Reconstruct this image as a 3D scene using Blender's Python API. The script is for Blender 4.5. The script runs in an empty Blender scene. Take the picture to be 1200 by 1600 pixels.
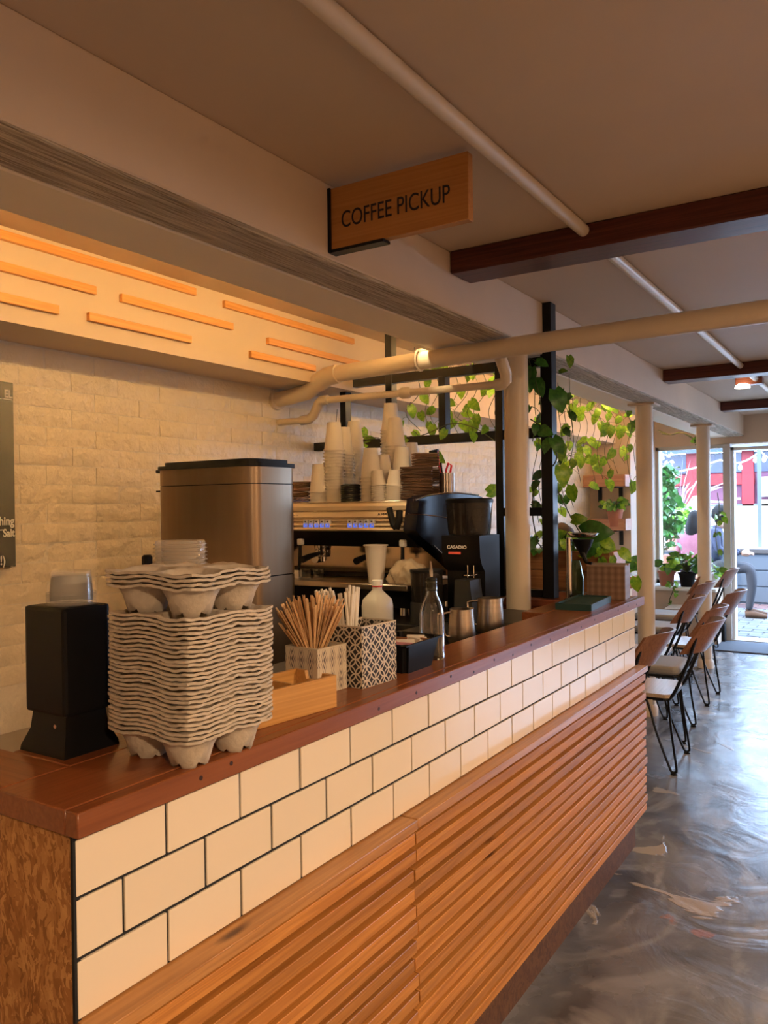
import bpy, bmesh, math, random
from mathutils import Vector, Matrix, Euler, noise
S = bpy.context.scene
C = S.collection
PI = math.pi
rnd = random.Random(7)

# ------------------------------------------------------------------ camera
FPX, PITCH, ROLL, YAW, HC = 1254.26, -0.0065155, -0.0135109, 0.567943, 1.385
_fw = Vector((-math.sin(YAW)*math.cos(PITCH), math.cos(YAW)*math.cos(PITCH), math.sin(PITCH)))
_rt = Vector((math.cos(YAW), math.sin(YAW), 0)); _up = _rt.cross(_fw)
RT = _rt*math.cos(ROLL) + _up*math.sin(ROLL); UP = -_rt*math.sin(ROLL) + _up*math.cos(ROLL)
cam = bpy.data.objects.new('camera', bpy.data.cameras.new('camera')); C.objects.link(cam)
m = Matrix((RT, UP, -_fw)).transposed().to_4x4(); m.translation = (0, 0, HC); cam.matrix_world = m
cam.data.sensor_fit = 'HORIZONTAL'; cam.data.sensor_width = 36; cam.data.lens = 36*FPX/1200
cam.data.clip_start = 0.05; cam.data.clip_end = 200
S.camera = cam

def at(px, py, X=None, Y=None, Z=None):
    """point of the room seen at a pixel of the photograph, on the given plane (metres)"""
    d = _fw*FPX + RT*(px-600) + UP*(800-py)
    t = X/d.x if X is not None else (Y/d.y if Y is not None else (Z-HC)/d.z)
    return Vector((d.x*t, d.y*t, d.z*t+HC))

# ------------------------------------------------------------------ light
S.view_settings.view_transform = 'Standard'; S.view_settings.look = 'None'
S.view_settings.gamma = 1; S.view_settings.use_curve_mapping = False
S.view_settings.exposure = 0.0
w = bpy.data.worlds.new('sky'); S.world = w; w.use_nodes = True
w.node_tree.nodes['Background'].inputs[0].default_value = (0.47, 0.67, 1.0, 1)
w.node_tree.nodes['Background'].inputs[1].default_value = 17.0

def lamp(name, kind, loc, energy, col, rot=(0, 0, 0), **k):
    d = bpy.data.lights.new(name, kind); d.energy = energy; d.color = col
    for a, b in k.items(): setattr(d, a, b)
    o = bpy.data.objects.new(name, d); C.objects.link(o); o.location = loc; o.rotation_euler = rot
    return o
sun = lamp('sun', 'SUN', (0, 12, 8), 6.0, (1.0, 0.95, 0.86), (math.radians(22), math.radians(-24), 0), angle=0.01)
WARM = (1.0, 0.67, 0.38)
CEIL = 2.243
# warm ceiling lamps of the cafe, the last one added to brighten the far end (their housings are built further down)
CEIL_LAMPS = [(1.25, -0.7), (1.5, 1.6), (1.5, 4.2)]
LAMP_POWER = [76, 70, 42]
for (x, y), e in zip(CEIL_LAMPS, LAMP_POWER):
    lamp('ceiling_lamp_light', 'AREA', (x, y, CEIL-0.075), e, WARM, shape='DISK', size=0.16)
# strip lamp fixed behind the timber beam, facing the wall over the bar
lamp('strip_light', 'AREA', (-1.64, 1.15, 2.13), 96, (1.0, 0.76, 0.41), (0, math.radians(-80), 0), shape='RECTANGLE', size=0.03, size_y=3.6)
lamp('strip_light', 'AREA', (-1.64, 5.6, 2.13), 50, (1.0, 0.74, 0.45), (0, math.radians(-80), 0), shape='RECTANGLE', size=0.03, size_y=4.6)
# daylight sampling through the front windows and the open door
for (x0, x1, z0, z1) in ((-2.08, -1.46, 0.58, 1.96), (-1.38, 2.6, 0.05, 1.93)):
    p = lamp('window_portal', 'AREA', ((x0+x1)/2, 8.8, (z0+z1)/2), 1, (1, 1, 1), (math.radians(-90), 0, 0), shape='RECTANGLE', size=x1-x0, size_y=z1-z0)
    p.data.cycles.is_portal = True

# ------------------------------------------------------------------ materials
def mat(name, col, rough=0.6, metal=0.0, col2=None, nscale=6, ndet=4, stretch=(1, 1, 1), bump=0.0, bscale=30, rvar=0.0,
        spec=0.5, trans=0.0, emit=0.0, ior=1.45, ramp=(0.35, 0.65), coat=0.0, dist=0.004, sss=0, alpha=1):
    M = bpy.data.materials.new(name); M.use_nodes = True; t = M.node_tree; n = t.nodes; b = n['Principled BSDF']
    b.inputs['Base Color'].default_value = (*col, 1); b.inputs['Roughness'].default_value = rough
    b.inputs['Metallic'].default_value = metal; b.inputs['IOR'].default_value = ior
    b.inputs['Specular IOR Level'].default_value = spec; b.inputs['Transmission Weight'].default_value = trans
    b.inputs['Coat Weight'].default_value = coat; b.inputs['Coat Roughness'].default_value = 0.1
    b.inputs['Alpha'].default_value = alpha
    if emit: b.inputs['Emission Color'].default_value = (*col, 1); b.inputs['Emission Strength'].default_value = emit
    tc = n.new('ShaderNodeTexCoord'); oi = n.new('ShaderNodeObjectInfo'); ad = n.new('ShaderNodeVectorMath'); ad.operation = 'MULTIPLY_ADD'
    t.links.new(oi.outputs['Random'], ad.inputs[0]); ad.inputs[1].default_value = (17, 13, 11); t.links.new(tc.outputs['Object'], ad.inputs[2])
    mp = n.new('ShaderNodeMapping'); mp.inputs['Scale'].default_value = stretch; t.links.new(ad.outputs[0], mp.inputs[0])
    last = None
    if col2:
        no = n.new('ShaderNodeTexNoise'); no.inputs['Scale'].default_value = nscale; no.inputs['Detail'].default_value = ndet
        no.inputs['Roughness'].default_value = 0.6; t.links.new(mp.outputs[0], no.inputs['Vector'])
        r = n.new('ShaderNodeValToRGB'); r.color_ramp.elements[0].position = ramp[0]; r.color_ramp.elements[1].position = ramp[1]
        r.color_ramp.elements[0].color = (*col, 1); r.color_ramp.elements[1].color = (*col2, 1)
        t.links.new(no.outputs[0], r.inputs[0]); last = r.outputs[0]
    if rvar:
        hs = n.new('ShaderNodeHueSaturation'); mr = n.new('ShaderNodeMapRange')
        mr.inputs[3].default_value = 1-rvar; mr.inputs[4].default_value = 1+rvar
        t.links.new(oi.outputs['Random'], mr.inputs[0]); t.links.new(mr.outputs[0], hs.inputs['Value'])
        if last: t.links.new(last, hs.inputs['Color'])
        else: hs.inputs['Color'].default_value = (*col, 1)
        last = hs.outputs[0]
    if last: t.links.new(last, b.inputs['Base Color'])
    if bump:
        n2 = n.new('ShaderNodeTexNoise'); n2.inputs['Scale'].default_value = bscale; n2.inputs['Detail'].default_value = 5
        t.links.new(mp.outputs[0], n2.inputs['Vector'])
        bp = n.new('ShaderNodeBump'); bp.inputs['Strength'].default_value = bump; bp.inputs['Distance'].default_value = dist
        t.links.new(n2.outputs[0], bp.inputs['Height']); t.links.new(bp.outputs[0], b.inputs['Normal'])
    return M

def wood(name, c1, c2, axis='Y', rough=0.4, rvar=0.12, knots=None, scale=1.0, coat=0.0, line=0.6):
    """long-grained timber: stretched noise rings, optional dark knots"""
    M = mat(name, c1, rough, coat=coat); t = M.node_tree; n = t.nodes; b = n['Principled BSDF']
    mp = [x for x in n if x.type == 'MAPPING'][0]; oi = [x for x in n if x.type == 'OBJECT_INFO'][0]
    s = {'X': (0.45, 14, 14), 'Y': (14, 0.45, 14), 'Z': (14, 14, 0.45)}[axis]
    mp.inputs['Scale'].default_value = tuple(v*scale for v in s)
    n1 = n.new('ShaderNodeTexNoise'); n1.inputs['Scale'].default_value = 1.6; n1.inputs['Detail'].default_value = 3; n1.inputs['Distortion'].default_value = 0.6
    t.links.new(mp.outputs[0], n1.inputs['Vector'])
    mu = n.new('ShaderNodeMath'); mu.operation = 'MULTIPLY'; mu.inputs[1].default_value = 9; t.links.new(n1.outputs[0], mu.inputs[0])
    fr = n.new('ShaderNodeMath'); fr.operation = 'PINGPONG'; fr.inputs[1].default_value = 0.5; t.links.new(mu.outputs[0], fr.inputs[0])
    n2 = n.new('ShaderNodeTexNoise'); n2.inputs['Scale'].default_value = 8; n2.inputs['Detail'].default_value = 4; t.links.new(mp.outputs[0], n2.inputs['Vector'])
    mx = n.new('ShaderNodeMath'); mx.operation = 'MULTIPLY_ADD'; mx.inputs[1].default_value = line; t.links.new(fr.outputs[0], mx.inputs[0]); t.links.new(n2.outputs[0], mx.inputs[2])
    r = n.new('ShaderNodeValToRGB'); r.color_ramp.elements[0].position = 0.35; r.color_ramp.elements[1].position = 0.95
    r.color_ramp.elements[0].color = (*c1, 1); r.color_ramp.elements[1].color = (*c2, 1); t.links.new(mx.outputs[0], r.inputs[0])
    last = r.outputs[0]
    if knots:
        tc = [x for x in n if x.type == 'TEX_COORD'][0]; ad = [x for x in n if x.type == 'VECT_MATH'][0]
        m2 = n.new('ShaderNodeMapping'); k = {'X': (2.2, 9, 9), 'Y': (9, 2.2, 9), 'Z': (9, 9, 2.2)}[axis]
        m2.inputs['Scale'].default_value = k; t.links.new(ad.outputs[0], m2.inputs[0])
        vo = n.new('ShaderNodeTexVoronoi'); vo.inputs['Scale'].default_value = 1.0; t.links.new(m2.outputs[0], vo.inputs['Vector'])
        rr = n.new('ShaderNodeValToRGB'); rr.color_ramp.elements[0].position = 0.03; rr.color_ramp.elements[1].position = 0.10
        rr.color_ramp.elements[0].color = (1, 1, 1, 1); rr.color_ramp.elements[1].color = (0, 0, 0, 1)
        t.links.new(vo.outputs['Distance'], rr.inputs[0])
        mi = n.new('ShaderNodeMix'); mi.data_type = 'RGBA'; t.links.new(rr.outputs[0], mi.inputs[0]); t.links.new(last, mi.inputs[6])
        mi.inputs[7].default_value = (*knots, 1); last = mi.outputs[2]
    hs = n.new('ShaderNodeHueSaturation'); mr = n.new('ShaderNodeMapRange'); mr.inputs[3].default_value = 1-rvar; mr.inputs[4].default_value = 1+rvar
    t.links.new(oi.outputs['Random'], mr.inputs[0]); t.links.new(mr.outputs[0], hs.inputs['Value']); t.links.new(last, hs.inputs['Color'])
    t.links.new(hs.outputs[0], b.inputs['Base Color'])
    bp = n.new('ShaderNodeBump'); bp.inputs['Strength'].default_value = 0.25; bp.inputs['Distance'].default_value = 0.001
    t.links.new(mx.outputs[0], bp.inputs['Height']); t.links.new(bp.outputs[0], b.inputs['Normal'])
    return M

PAINT = mat('cream_paint', (0.70, 0.555, 0.42), 0.55, col2=(0.65, 0.51, 0.385), nscale=1.5, bump=0.15, bscale=25)
CEILP = mat('ceiling_paint', (0.62, 0.47, 0.335), 0.6, col2=(0.58, 0.44, 0.31), nscale=1.2, bump=0.12, bscale=9)
PIPEP = mat('pipe_paint', (0.72, 0.60, 0.46), 0.35, col2=(0.68, 0.565, 0.43), nscale=4, bump=0.2, bscale=20)
TRIMP = mat('window_paint', (0.55, 0.53, 0.50), 0.45)
BRICKP = mat('painted_brick', (0.82, 0.70, 0.53), 0.30, col2=(0.78, 0.66, 0.49), nscale=5, bump=1.0, bscale=26, dist=0.013, rvar=0.02)
MORTAR = mat('painted_mortar', (0.76, 0.67, 0.545), 0.45, bump=1.0, bscale=30, dist=0.012)
TILE = mat('white_tile', (0.80, 0.70, 0.555), 0.16, rvar=0.02, spec=0.4)
GROUT = mat('black_grout', (0.012, 0.012, 0.014), 0.8)
SLAT = wood('slat_wood', (0.36, 0.135, 0.028), (0.52, 0.225, 0.052), 'Y', 0.5, 0.20, knots=(0.07, 0.02, 0.008), line=0.8)
CAPW = wood('ledge_wood', (0.34, 0.15, 0.05), (0.52, 0.26, 0.09), 'Y', 0.35, 0.12, knots=(0.10, 0.04, 0.015))
TOPW = wood('counter_wood', (0.19, 0.055, 0.017), (0.30, 0.10, 0.034), 'Y', 0.33, 0.06, knots=(0.03, 0.010, 0.006), coat=0.12, line=0.42)
TOPX = wood('counter_wood_cross', (0.19, 0.055, 0.017), (0.30, 0.10, 0.034), 'X', 0.33, 0.06, knots=(0.03, 0.010, 0.006), coat=0.12, line=0.42)
BEAMW = wood('red_beam_wood', (0.055, 0.010, 0.007), (0.13, 0.030, 0.018), 'X', 0.35, 0.1)
PINE = wood('pine_strip', (0.62, 0.27, 0.07), (0.78, 0.38, 0.12), 'Y', 0.4, 0.1)
SIGNW = wood('sign_wood', (0.40, 0.17, 0.045), (0.50, 0.235, 0.07), 'X', 0.45, 0.05, knots=(0.16, 0.06, 0.02))
BAMBOO = wood('bamboo', (0.50, 0.25, 0.07), (0.66, 0.36, 0.12), 'Y', 0.35, 0.05)
REDW = wood('cross_shelf_wood', (0.16, 0.04, 0.02), (0.28, 0.085, 0.04), 'X', 0.35, 0.08)
PLANTERW = wood('planter_wood', (0.22, 0.085, 0.03), (0.40, 0.19, 0.075), 'X', 0.5, 0.1, knots=(0.05, 0.02, 0.01))
CHAIRW = wood('chair_wood', (0.20, 0.085, 0.045), (0.32, 0.15, 0.08), 'Z', 0.3, 0.08)
SEATW = wood('seat_wood', (0.40, 0.30, 0.21), (0.55, 0.43, 0.32), 'Y', 0.3, 0.08)
PINKW = wood('cedar', (0.42, 0.20, 0.12), (0.56, 0.30, 0.19), 'X', 0.45, 0.08)
STIRW = wood('stirrer_wood', (0.66, 0.40, 0.20), (0.80, 0.54, 0.29), 'Z', 0.5, 0.15)
STEEL = mat('brushed_steel', (0.52, 0.46, 0.40), 0.28, 1.0, col2=(0.44, 0.39, 0.34), nscale=2, stretch=(1, 1, 30), bump=0.05, bscale=60)
BINSTEEL = mat('bin_steel', (0.30, 0.215, 0.145), 0.36, 1.0, col2=(0.32, 0.24, 0.17), nscale=3, stretch=(8, 8, 0.4))
CHROME = mat('chrome', (0.75, 0.72, 0.68), 0.12, 1.0)
BLACK = mat('black_plastic', (0.008, 0.008, 0.009), 0.42, spec=0.18)
BLACKM = mat('black_metal', (0.008, 0.008, 0.009), 0.35, spec=0.25)
GLOSSB = mat('glossy_navy_black', (0.003, 0.004, 0.010), 0.25, spec=0.15)
PULP = mat('moulded_pulp', (0.60, 0.52, 0.43), 0.9, col2=(0.50, 0.43, 0.35), nscale=40, bump=0.7, bscale=120, dist=0.002, rvar=0.06)
CUPM = mat('paper_cup', (0.80, 0.74, 0.66), 0.45)
GLASS = mat('clear_glass', (0.97, 0.98, 0.97), 0.02, trans=1.0, ior=1.45)
CLEARP = mat('clear_plastic', (0.85, 0.80, 0.72), 0.06, alpha=0.16, spec=1.0)
LIDP = mat('ribbed_clear_plastic', (0.75, 0.68, 0.58), 0.08, alpha=0.36, spec=1.0)
DARKGL = mat('smoked_plastic', (0.03, 0.025, 0.022), 0.08, trans=0.3)
MILK = mat('milky_plastic', (0.72, 0.68, 0.60), 0.35, trans=0.25)
LEAF = mat('leaf_green', (0.10, 0.30, 0.02), 0.35, col2=(0.30, 0.50, 0.04), nscale=5, rvar=0.35)
LEAFD = mat('leaf_dark', (0.02, 0.10, 0.015), 0.3, col2=(0.05, 0.19, 0.025), nscale=5, rvar=0.3)
STEM = mat('stem', (0.07, 0.08, 0.03), 0.6)
TERRA = mat('terracotta', (0.42, 0.17, 0.11), 0.8)
CLOTH = mat('bar_cloth', (0.44, 0.34, 0.235), 0.95, col2=(0.20, 0.11, 0.055), nscale=14, ramp=(0.55, 0.75), bump=0.5, bscale=60)
CUSH = mat('grey_cushion', (0.30, 0.28, 0.26), 0.75, bump=0.3, bscale=90)
SLEEVE = mat('brown_card', (0.085, 0.040, 0.020), 0.85, rvar=0.3, bump=0.6, bscale=70)
BLUEB = mat('blue_button', (0.08, 0.16, 0.85), 0.3, emit=0.7)
WHITEP = mat('white_plastic', (0.80, 0.78, 0.74), 0.4)
RED = mat('red_plastic', (0.62, 0.02, 0.03), 0.3)
GREENT = mat('green_drip_tray', (0.018, 0.055, 0.055), 0.35)
SLATE = mat('slate_board', (0.018, 0.018, 0.020), 0.6, col2=(0.030, 0.028, 0.027), nscale=5)
CHALK = mat('chalk', (0.85, 0.83, 0.78), 0.9)
INK = mat('ink', (0.015, 0.014, 0.02), 0.6)
BULB = mat('lamp_glow', (1.0, 0.72, 0.42), 0.5, emit=14)
BULBW = mat('lamp_glow_white', (1.0, 0.93, 0.82), 0.5, emit=10)
STRIPG = mat('strip_glow', (1.0, 0.76, 0.42), 0.5, emit=3)
SKIN = mat('skin', (0.34, 0.20, 0.14), 0.55)
HAIR = mat('dark_hair', (0.006, 0.005, 0.006), 0.6, spec=0.2, bump=0.5, bscale=60, stretch=(6, 6, 1))
HAIRB = mat('brown_hair', (0.045, 0.025, 0.015), 0.5, bump=0.5, bscale=60, stretch=(6, 6, 1))
PINKT = mat('pink_shirt', (0.36, 0.12, 0.15), 0.8, col2=(0.30, 0.09, 0.12), nscale=14)
GREYC = mat('grey_trousers', (0.035, 0.034, 0.04), 0.85)
NAVY = mat('navy_bag', (0.02, 0.025, 0.055), 0.7)
WHITEC = mat('white_render', (0.85, 0.85, 0.83), 0.8)
BLUEW = mat('blue_grey_wall', (0.10, 0.115, 0.135), 0.8)
REDP = mat('red_paint', (0.20, 0.007, 0.010), 0.5, rvar=0.1)
SHOPD = mat('dark_glazing', (0.05, 0.05, 0.08), 0.1)
ROOFM = mat('roof_slate', (0.035, 0.05, 0.07), 0.6, rvar=0.2)
PAVER = mat('paver', (0.13, 0.13, 0.13), 0.75, col2=(0.10, 0.10, 0.10), nscale=9, rvar=0.14)
PAVR = mat('red_brick_paver', (0.13, 0.07, 0.065), 0.8, rvar=0.12)
SOIL = mat('sand_joint', (0.16, 0.15, 0.14), 0.95)

def osb_mat(name, a, b, c, sc=1.0):
    M = mat(name, a, 0.6); t = M.node_tree; n = t.nodes; bs = n['Principled BSDF']; mp = [x for x in n if x.type == 'MAPPING'][0]
    no = n.new('ShaderNodeTexNoise'); no.inputs['Scale'].default_value = 9*sc; t.links.new(mp.outputs[0], no.inputs['Vector'])
    mx = n.new('ShaderNodeMix'); mx.data_type = 'RGBA'; mx.inputs[0].default_value = 0.05
    t.links.new(mp.outputs[0], mx.inputs[6]); t.links.new(no.outputs['Color'], mx.inputs[7])
    v = n.new('ShaderNodeTexVoronoi'); v.inputs['Scale'].default_value = 70*sc; v.distance = 'MINKOWSKI'; v.inputs['Randomness'].default_value = 1
    sm = n.new('ShaderNodeMapping'); sm.inputs['Scale'].default_value = (1, 1, 0.45); sm.inputs['Rotation'].default_value = (0.5, 0.6, 0.4)
    t.links.new(mx.outputs[2], sm.inputs[0]); t.links.new(sm.outputs[0], v.inputs['Vector'])
    sep = n.new('ShaderNodeSeparateColor'); t.links.new(v.outputs['Color'], sep.inputs[0])
    r = n.new('ShaderNodeValToRGB'); e = r.color_ramp.elements; e[0].color = (*a, 1); e[1].color = (*c, 1); e.new(0.45).color = (*b, 1)
    n3 = n.new('ShaderNodeTexNoise'); n3.inputs['Scale'].default_value = 14*sc; n3.inputs['Detail'].default_value = 6; t.links.new(mp.outputs[0], n3.inputs['Vector'])
    av = n.new('ShaderNodeMath'); av.operation = 'MULTIPLY_ADD'; av.inputs[1].default_value = 0.55; t.links.new(sep.outputs[0], av.inputs[0])
    m3 = n.new('ShaderNodeMath'); m3.operation = 'MULTIPLY'; m3.inputs[1].default_value = 0.5; t.links.new(n3.outputs[0], m3.inputs[0]); t.links.new(m3.outputs[0], av.inputs[2])
    t.links.new(av.outputs[0], r.inputs[0]); t.links.new(r.outputs[0], bs.inputs['Base Color'])
    bp = n.new('ShaderNodeBump'); bp.inputs['Strength'].default_value = 0.5; bp.inputs['Distance'].default_value = 0.002
    t.links.new(sep.outputs[0], bp.inputs['Height']); t.links.new(bp.outputs[0], bs.inputs['Normal'])
    return M
OSB = osb_mat('strand_board', (0.13, 0.045, 0.012), (0.38, 0.155, 0.042), (0.72, 0.40, 0.15), 2.0)
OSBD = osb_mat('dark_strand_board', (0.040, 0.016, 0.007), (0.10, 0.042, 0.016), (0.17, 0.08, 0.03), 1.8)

def floor_mat():
    M = mat('worn_concrete', (0.2, 0.2, 0.2), 0.3); t = M.node_tree; n = t.nodes; b = n['Principled BSDF']; mp = [x for x in n if x.type == 'MAPPING'][0]
    def N(s, d=6, dist=0.0, st=None):
        x = n.new('ShaderNodeTexNoise'); x.inputs['Scale'].default_value = s; x.inputs['Detail'].default_value = d; x.inputs['Distortion'].default_value = dist
        if st:
            q = n.new('ShaderNodeMapping'); q.inputs['Scale'].default_value = st; t.links.new(mp.outputs[0], q.inputs[0]); t.links.new(q.outputs[0], x.inputs['Vector'])
        else: t.links.new(mp.outputs[0], x.inputs['Vector'])
        return x.outputs[0]
    def R(s, a, c, pa, pc):
        r = n.new('ShaderNodeValToRGB'); r.color_ramp.elements[0].position = pa; r.color_ramp.elements[1].position = pc
        r.color_ramp.elements[0].color = (*a, 1); r.color_ramp.elements[1].color = (*c, 1); t.links.new(s, r.inputs[0]); return r.outputs[0]
    def MX(f, a, c):
        x = n.new('ShaderNodeMix'); x.data_type = 'RGBA'
        t.links.new(f, x.inputs[0]); t.links.new(a, x.inputs[6])
        if isinstance(c, tuple): x.inputs[7].default_value = (*c, 1)
        else: t.links.new(c, x.inputs[7])
        return x.outputs[2]
    base = R(N(1.7, 12, 1.2), (0.060, 0.060, 0.066), (0.20, 0.20, 0.215), 0.34, 0.66)
    streak = R(N(3.0, 7, 2.5, (1, 0.45, 1)), (0, 0, 0), (1, 1, 1), 0.50, 0.66)
    c = MX(streak, base, (0.27, 0.265, 0.27))
    patch = R(N(2.3, 5, 1.4), (0, 0, 0), (1, 1, 1), 0.655, 0.675)
    c = MX(patch, c, (0.36, 0.31, 0.26))
    rust = R(N(4.1, 6, 0.8), (0, 0, 0), (1, 1, 1), 0.70, 0.72)
    c = MX(rust, c, (0.26, 0.13, 0.09))
    t.links.new(c, b.inputs['Base Color'])
    rr = n.new('ShaderNodeMapRange'); rr.inputs[3].default_value = 0.10; rr.inputs[4].default_value = 0.40; t.links.new(N(3, 5), rr.inputs[0]); t.links.new(rr.outputs[0], b.inputs['Roughness'])
    bp = n.new('ShaderNodeBump'); bp.inputs['Strength'].default_value = 0.5; bp.inputs['Distance'].default_value = 0.012
    ad = n.new('ShaderNodeMath'); ad.operation = 'ADD'; t.links.new(N(3.2, 8, 1.5), ad.inputs[0])
    sp = n.new('ShaderNodeSeparateColor'); t.links.new(patch, sp.inputs[0]); ml = n.new('ShaderNodeMath'); ml.operation = 'MULTIPLY'; ml.inputs[1].default_value = 0.25
    t.links.new(sp.outputs[0], ml.inputs[0]); t.links.new(ml.outputs[0], ad.inputs[1])
    t.links.new(ad.outputs[0], bp.inputs['Height']); t.links.new(bp.outputs[0], b.inputs['Normal'])
    return M
FLOOR = floor_mat()
ROUGHW = wood('rough_painted_timber', (0.24, 0.175, 0.115), (0.72, 0.60, 0.45), 'Y', 0.7, 0.02, scale=1.6, line=0.7)
_b = [x for x in ROUGHW.node_tree.nodes if x.type == 'BUMP'][0]; _b.inputs['Strength'].default_value = 1.0; _b.inputs['Distance'].default_value = 0.01

def pattern_mat(name, kind):
    """flat printed geometric pattern in object space (x along the face, z up)"""
    M = mat(name, (0.62, 0.54, 0.43), 0.5); t = M.node_tree; n = t.nodes; b = n['Principled BSDF']; tc = [x for x in n if x.type == 'TEX_COORD'][0]
    uv = tc.outputs['UV']
    def math_(op, a, c=None, d=None):
        x = n.new('ShaderNodeMath'); x.operation = op
        for i, v in enumerate((a, c, d)):
            if v is None: continue
            if isinstance(v, (int, float)): x.inputs[i].default_value = v
            else: t.links.new(v, x.inputs[i])
        return x.outputs[0]
    s = n.new('ShaderNodeSeparateXYZ'); t.links.new(uv, s.inputs[0]); u, v = s.outputs[0], s.outputs[1]
    fu, fv = math_('SUBTRACT', math_('FRACT', u), 0.5), math_('SUBTRACT', math_('FRACT', v), 0.5)
    au, av = math_('ABSOLUTE', fu), math_('ABSOLUTE', fv)
    if kind == 'circles':     # overlapping circles leave light lines, dark petals and stars
        def ring(cx, cy):
            d = math_('SQRT', math_('ADD', math_('POWER', math_('SUBTRACT', au, cx), 2), math_('POWER', math_('SUBTRACT', av, cy), 2)))
            return math_('ABSOLUTE', math_('SUBTRACT', d, 0.5))
        k = math_('MINIMUM', ring(0, 0), ring(0.5, 0.5))
        f = math_('GREATER_THAN', k, 0.052); dark = (0.018, 0.016, 0.02)
    else:                     # upright diamonds with cores and twigs
        dsum = math_('ADD', math_('MULTIPLY', au, 1.9), math_('MULTIPLY', av, 1.15))
        a = math_('LESS_THAN', math_('ABSOLUTE', math_('SUBTRACT', dsum, 0.42)), 0.07)
        c = math_('LESS_THAN', dsum, 0.16)
        e = math_('LESS_THAN', math_('ABSOLUTE', math_('SUBTRACT', dsum, 0.78)), 0.035)
        f = math_('MAXIMUM', math_('MAXIMUM', a, c), e); dark = (0.09, 0.075, 0.09)
    if kind == 'relief': dark = (0.36, 0.24, 0.17)
    mi = n.new('ShaderNodeMix'); mi.data_type = 'RGBA'; t.links.new(f, mi.inputs[0])
    mi.inputs[6].default_value = (0.62, 0.54, 0.43, 1) if kind != 'relief' else (0.15, 0.09, 0.062, 1); mi.inputs[7].default_value = (*dark, 1)
    t.links.new(mi.outputs[2], b.inputs['Base Color'])
    return M
PATC = pattern_mat('circle_pattern', 'circles'); PATD = pattern_mat('diamond_pattern', 'diamonds'); PATR = pattern_mat('tile_relief_pattern', 'relief')
POTIN = mat('cream_ceramic', (0.62, 0.54, 0.43), 0.4)

# ------------------------------------------------------------------ builders
ORIGIN = {}
def smooth_on(me, ang=40):
    for p in me.polygons: p.use_smooth = True
    try: me.set_sharp_from_angle(angle=math.radians(ang))
    except Exception: pass
def obj(name, bm, m, parent=None, smooth=True, ang=40):
    """bmesh in world coordinates -> ONE mesh object (or a child of parent)"""
    me = bpy.data.meshes.new(name); bm.normal_update()
    if parent is not None and parent in ORIGIN: bmesh.ops.translate(bm, verts=bm.verts, vec=-ORIGIN[parent])
    bm.to_mesh(me); bm.free(); me.materials.append(m)
    if smooth: smooth_on(me, ang)
    o = bpy.data.objects.new(name, me); C.objects.link(o)
    if parent is not None:
        o.parent = parent; ORIGIN[o] = ORIGIN.get(parent, Vector())
    return o
def tag(o, label, cat, group=None, kind=None):
    if label: o['label'] = label
    if cat: o['category'] = cat
    if group: o['group'] = group
    if kind: o['kind'] = kind
    return o
def thing(name, label, cat, loc=(0, 0, 0), rz=0, group=None):
    o = bpy.data.objects.new(name, None); C.objects.link(o); o.location = loc; o.rotation_euler = (0, 0, rz)
    o.empty_display_size = 0.05
    ORIGIN[o] = Vector(loc) if rz == 0 else Vector()
    return tag(o, label, cat, group)
def struct(name, bm, m, parent=None, smooth=False):
    o = obj(name, bm, m, parent, smooth)
    if parent is None: o['kind'] = 'structure'
    return o
def dup(root, loc=None, rot=None, label=None, group=None, scale=None):
    def cp(o, par):
        c = o.copy(); C.objects.link(c); c.parent = par
        for ch in list(o.children): cp(ch, c)
        return c
    c = cp(root, None)
    if loc is not None: c.location = loc
    if rot is not None: c.rotation_euler = rot if not isinstance(rot, (int, float)) else (0, 0, rot)
    if scale: c.scale = scale
    if label: c['label'] = label
    if group: c['group'] = group
    return c
ORD = ('first second third fourth fifth sixth seventh eighth ninth tenth eleventh twelfth thirteenth fourteenth fifteenth sixteenth seventeenth eighteenth '
       'nineteenth twentieth twenty-first twenty-second twenty-third twenty-fourth twenty-fifth twenty-sixth twenty-seventh twenty-eighth twenty-ninth thirtieth').split()
def rebase(o, loc):
    """mesh object built in world space: move its origin to loc"""
    loc = Vector(loc); o.data.transform(Matrix.Translation(-loc)); o.location = loc; return o
def B(): return bmesh.new()
def bx(bm, x0, x1, y0, y1, z0, z1, bev=0.0, seg=1):
    vs = [bm.verts.new((x, y, z)) for x in (x0, x1) for y in (y0, y1) for z in (z0, z1)]
    fs = [bm.faces.new([vs[i] for i in f]) for f in ((0, 1, 3, 2), (4, 6, 7, 5), (0, 4, 5, 1), (2, 3, 7, 6), (0, 2, 6, 4), (1, 5, 7, 3))]
    if bev: bmesh.ops.bevel(bm, geom=list({e for f in fs for e in f.edges}), offset=bev, segments=seg, profile=0.6, affect='EDGES')
    return bm
def box(x0, x1, y0, y1, z0, z1, bev=0.0, seg=1): return bx(B(), x0, x1, y0, y1, z0, z1, bev, seg)
def tube(bm, pts, r, n=8, cap=True):
    pts = [Vector(p) for p in pts]; rings = []; up = None
    for i, p in enumerate(pts):
        d = (pts[min(i+1, len(pts)-1)]-pts[max(i-1, 0)]).normalized()
        if up is None: up = d.orthogonal().normalized()
        up = (up-d*up.dot(d)).normalized(); s = d.cross(up); rr = r[i] if isinstance(r, (list, tuple)) else r
        rings.append([bm.verts.new(p+(up*math.cos(2*PI*k/n)+s*math.sin(2*PI*k/n))*rr) for k in range(n)])
    for a, b in zip(rings, rings[1:]):
        for k in range(n): bm.faces.new((a[k], a[(k+1) % n], b[(k+1) % n], b[k]))
    if cap: bm.faces.new(rings[0][::-1]); bm.faces.new(rings[-1])
    return bm
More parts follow.
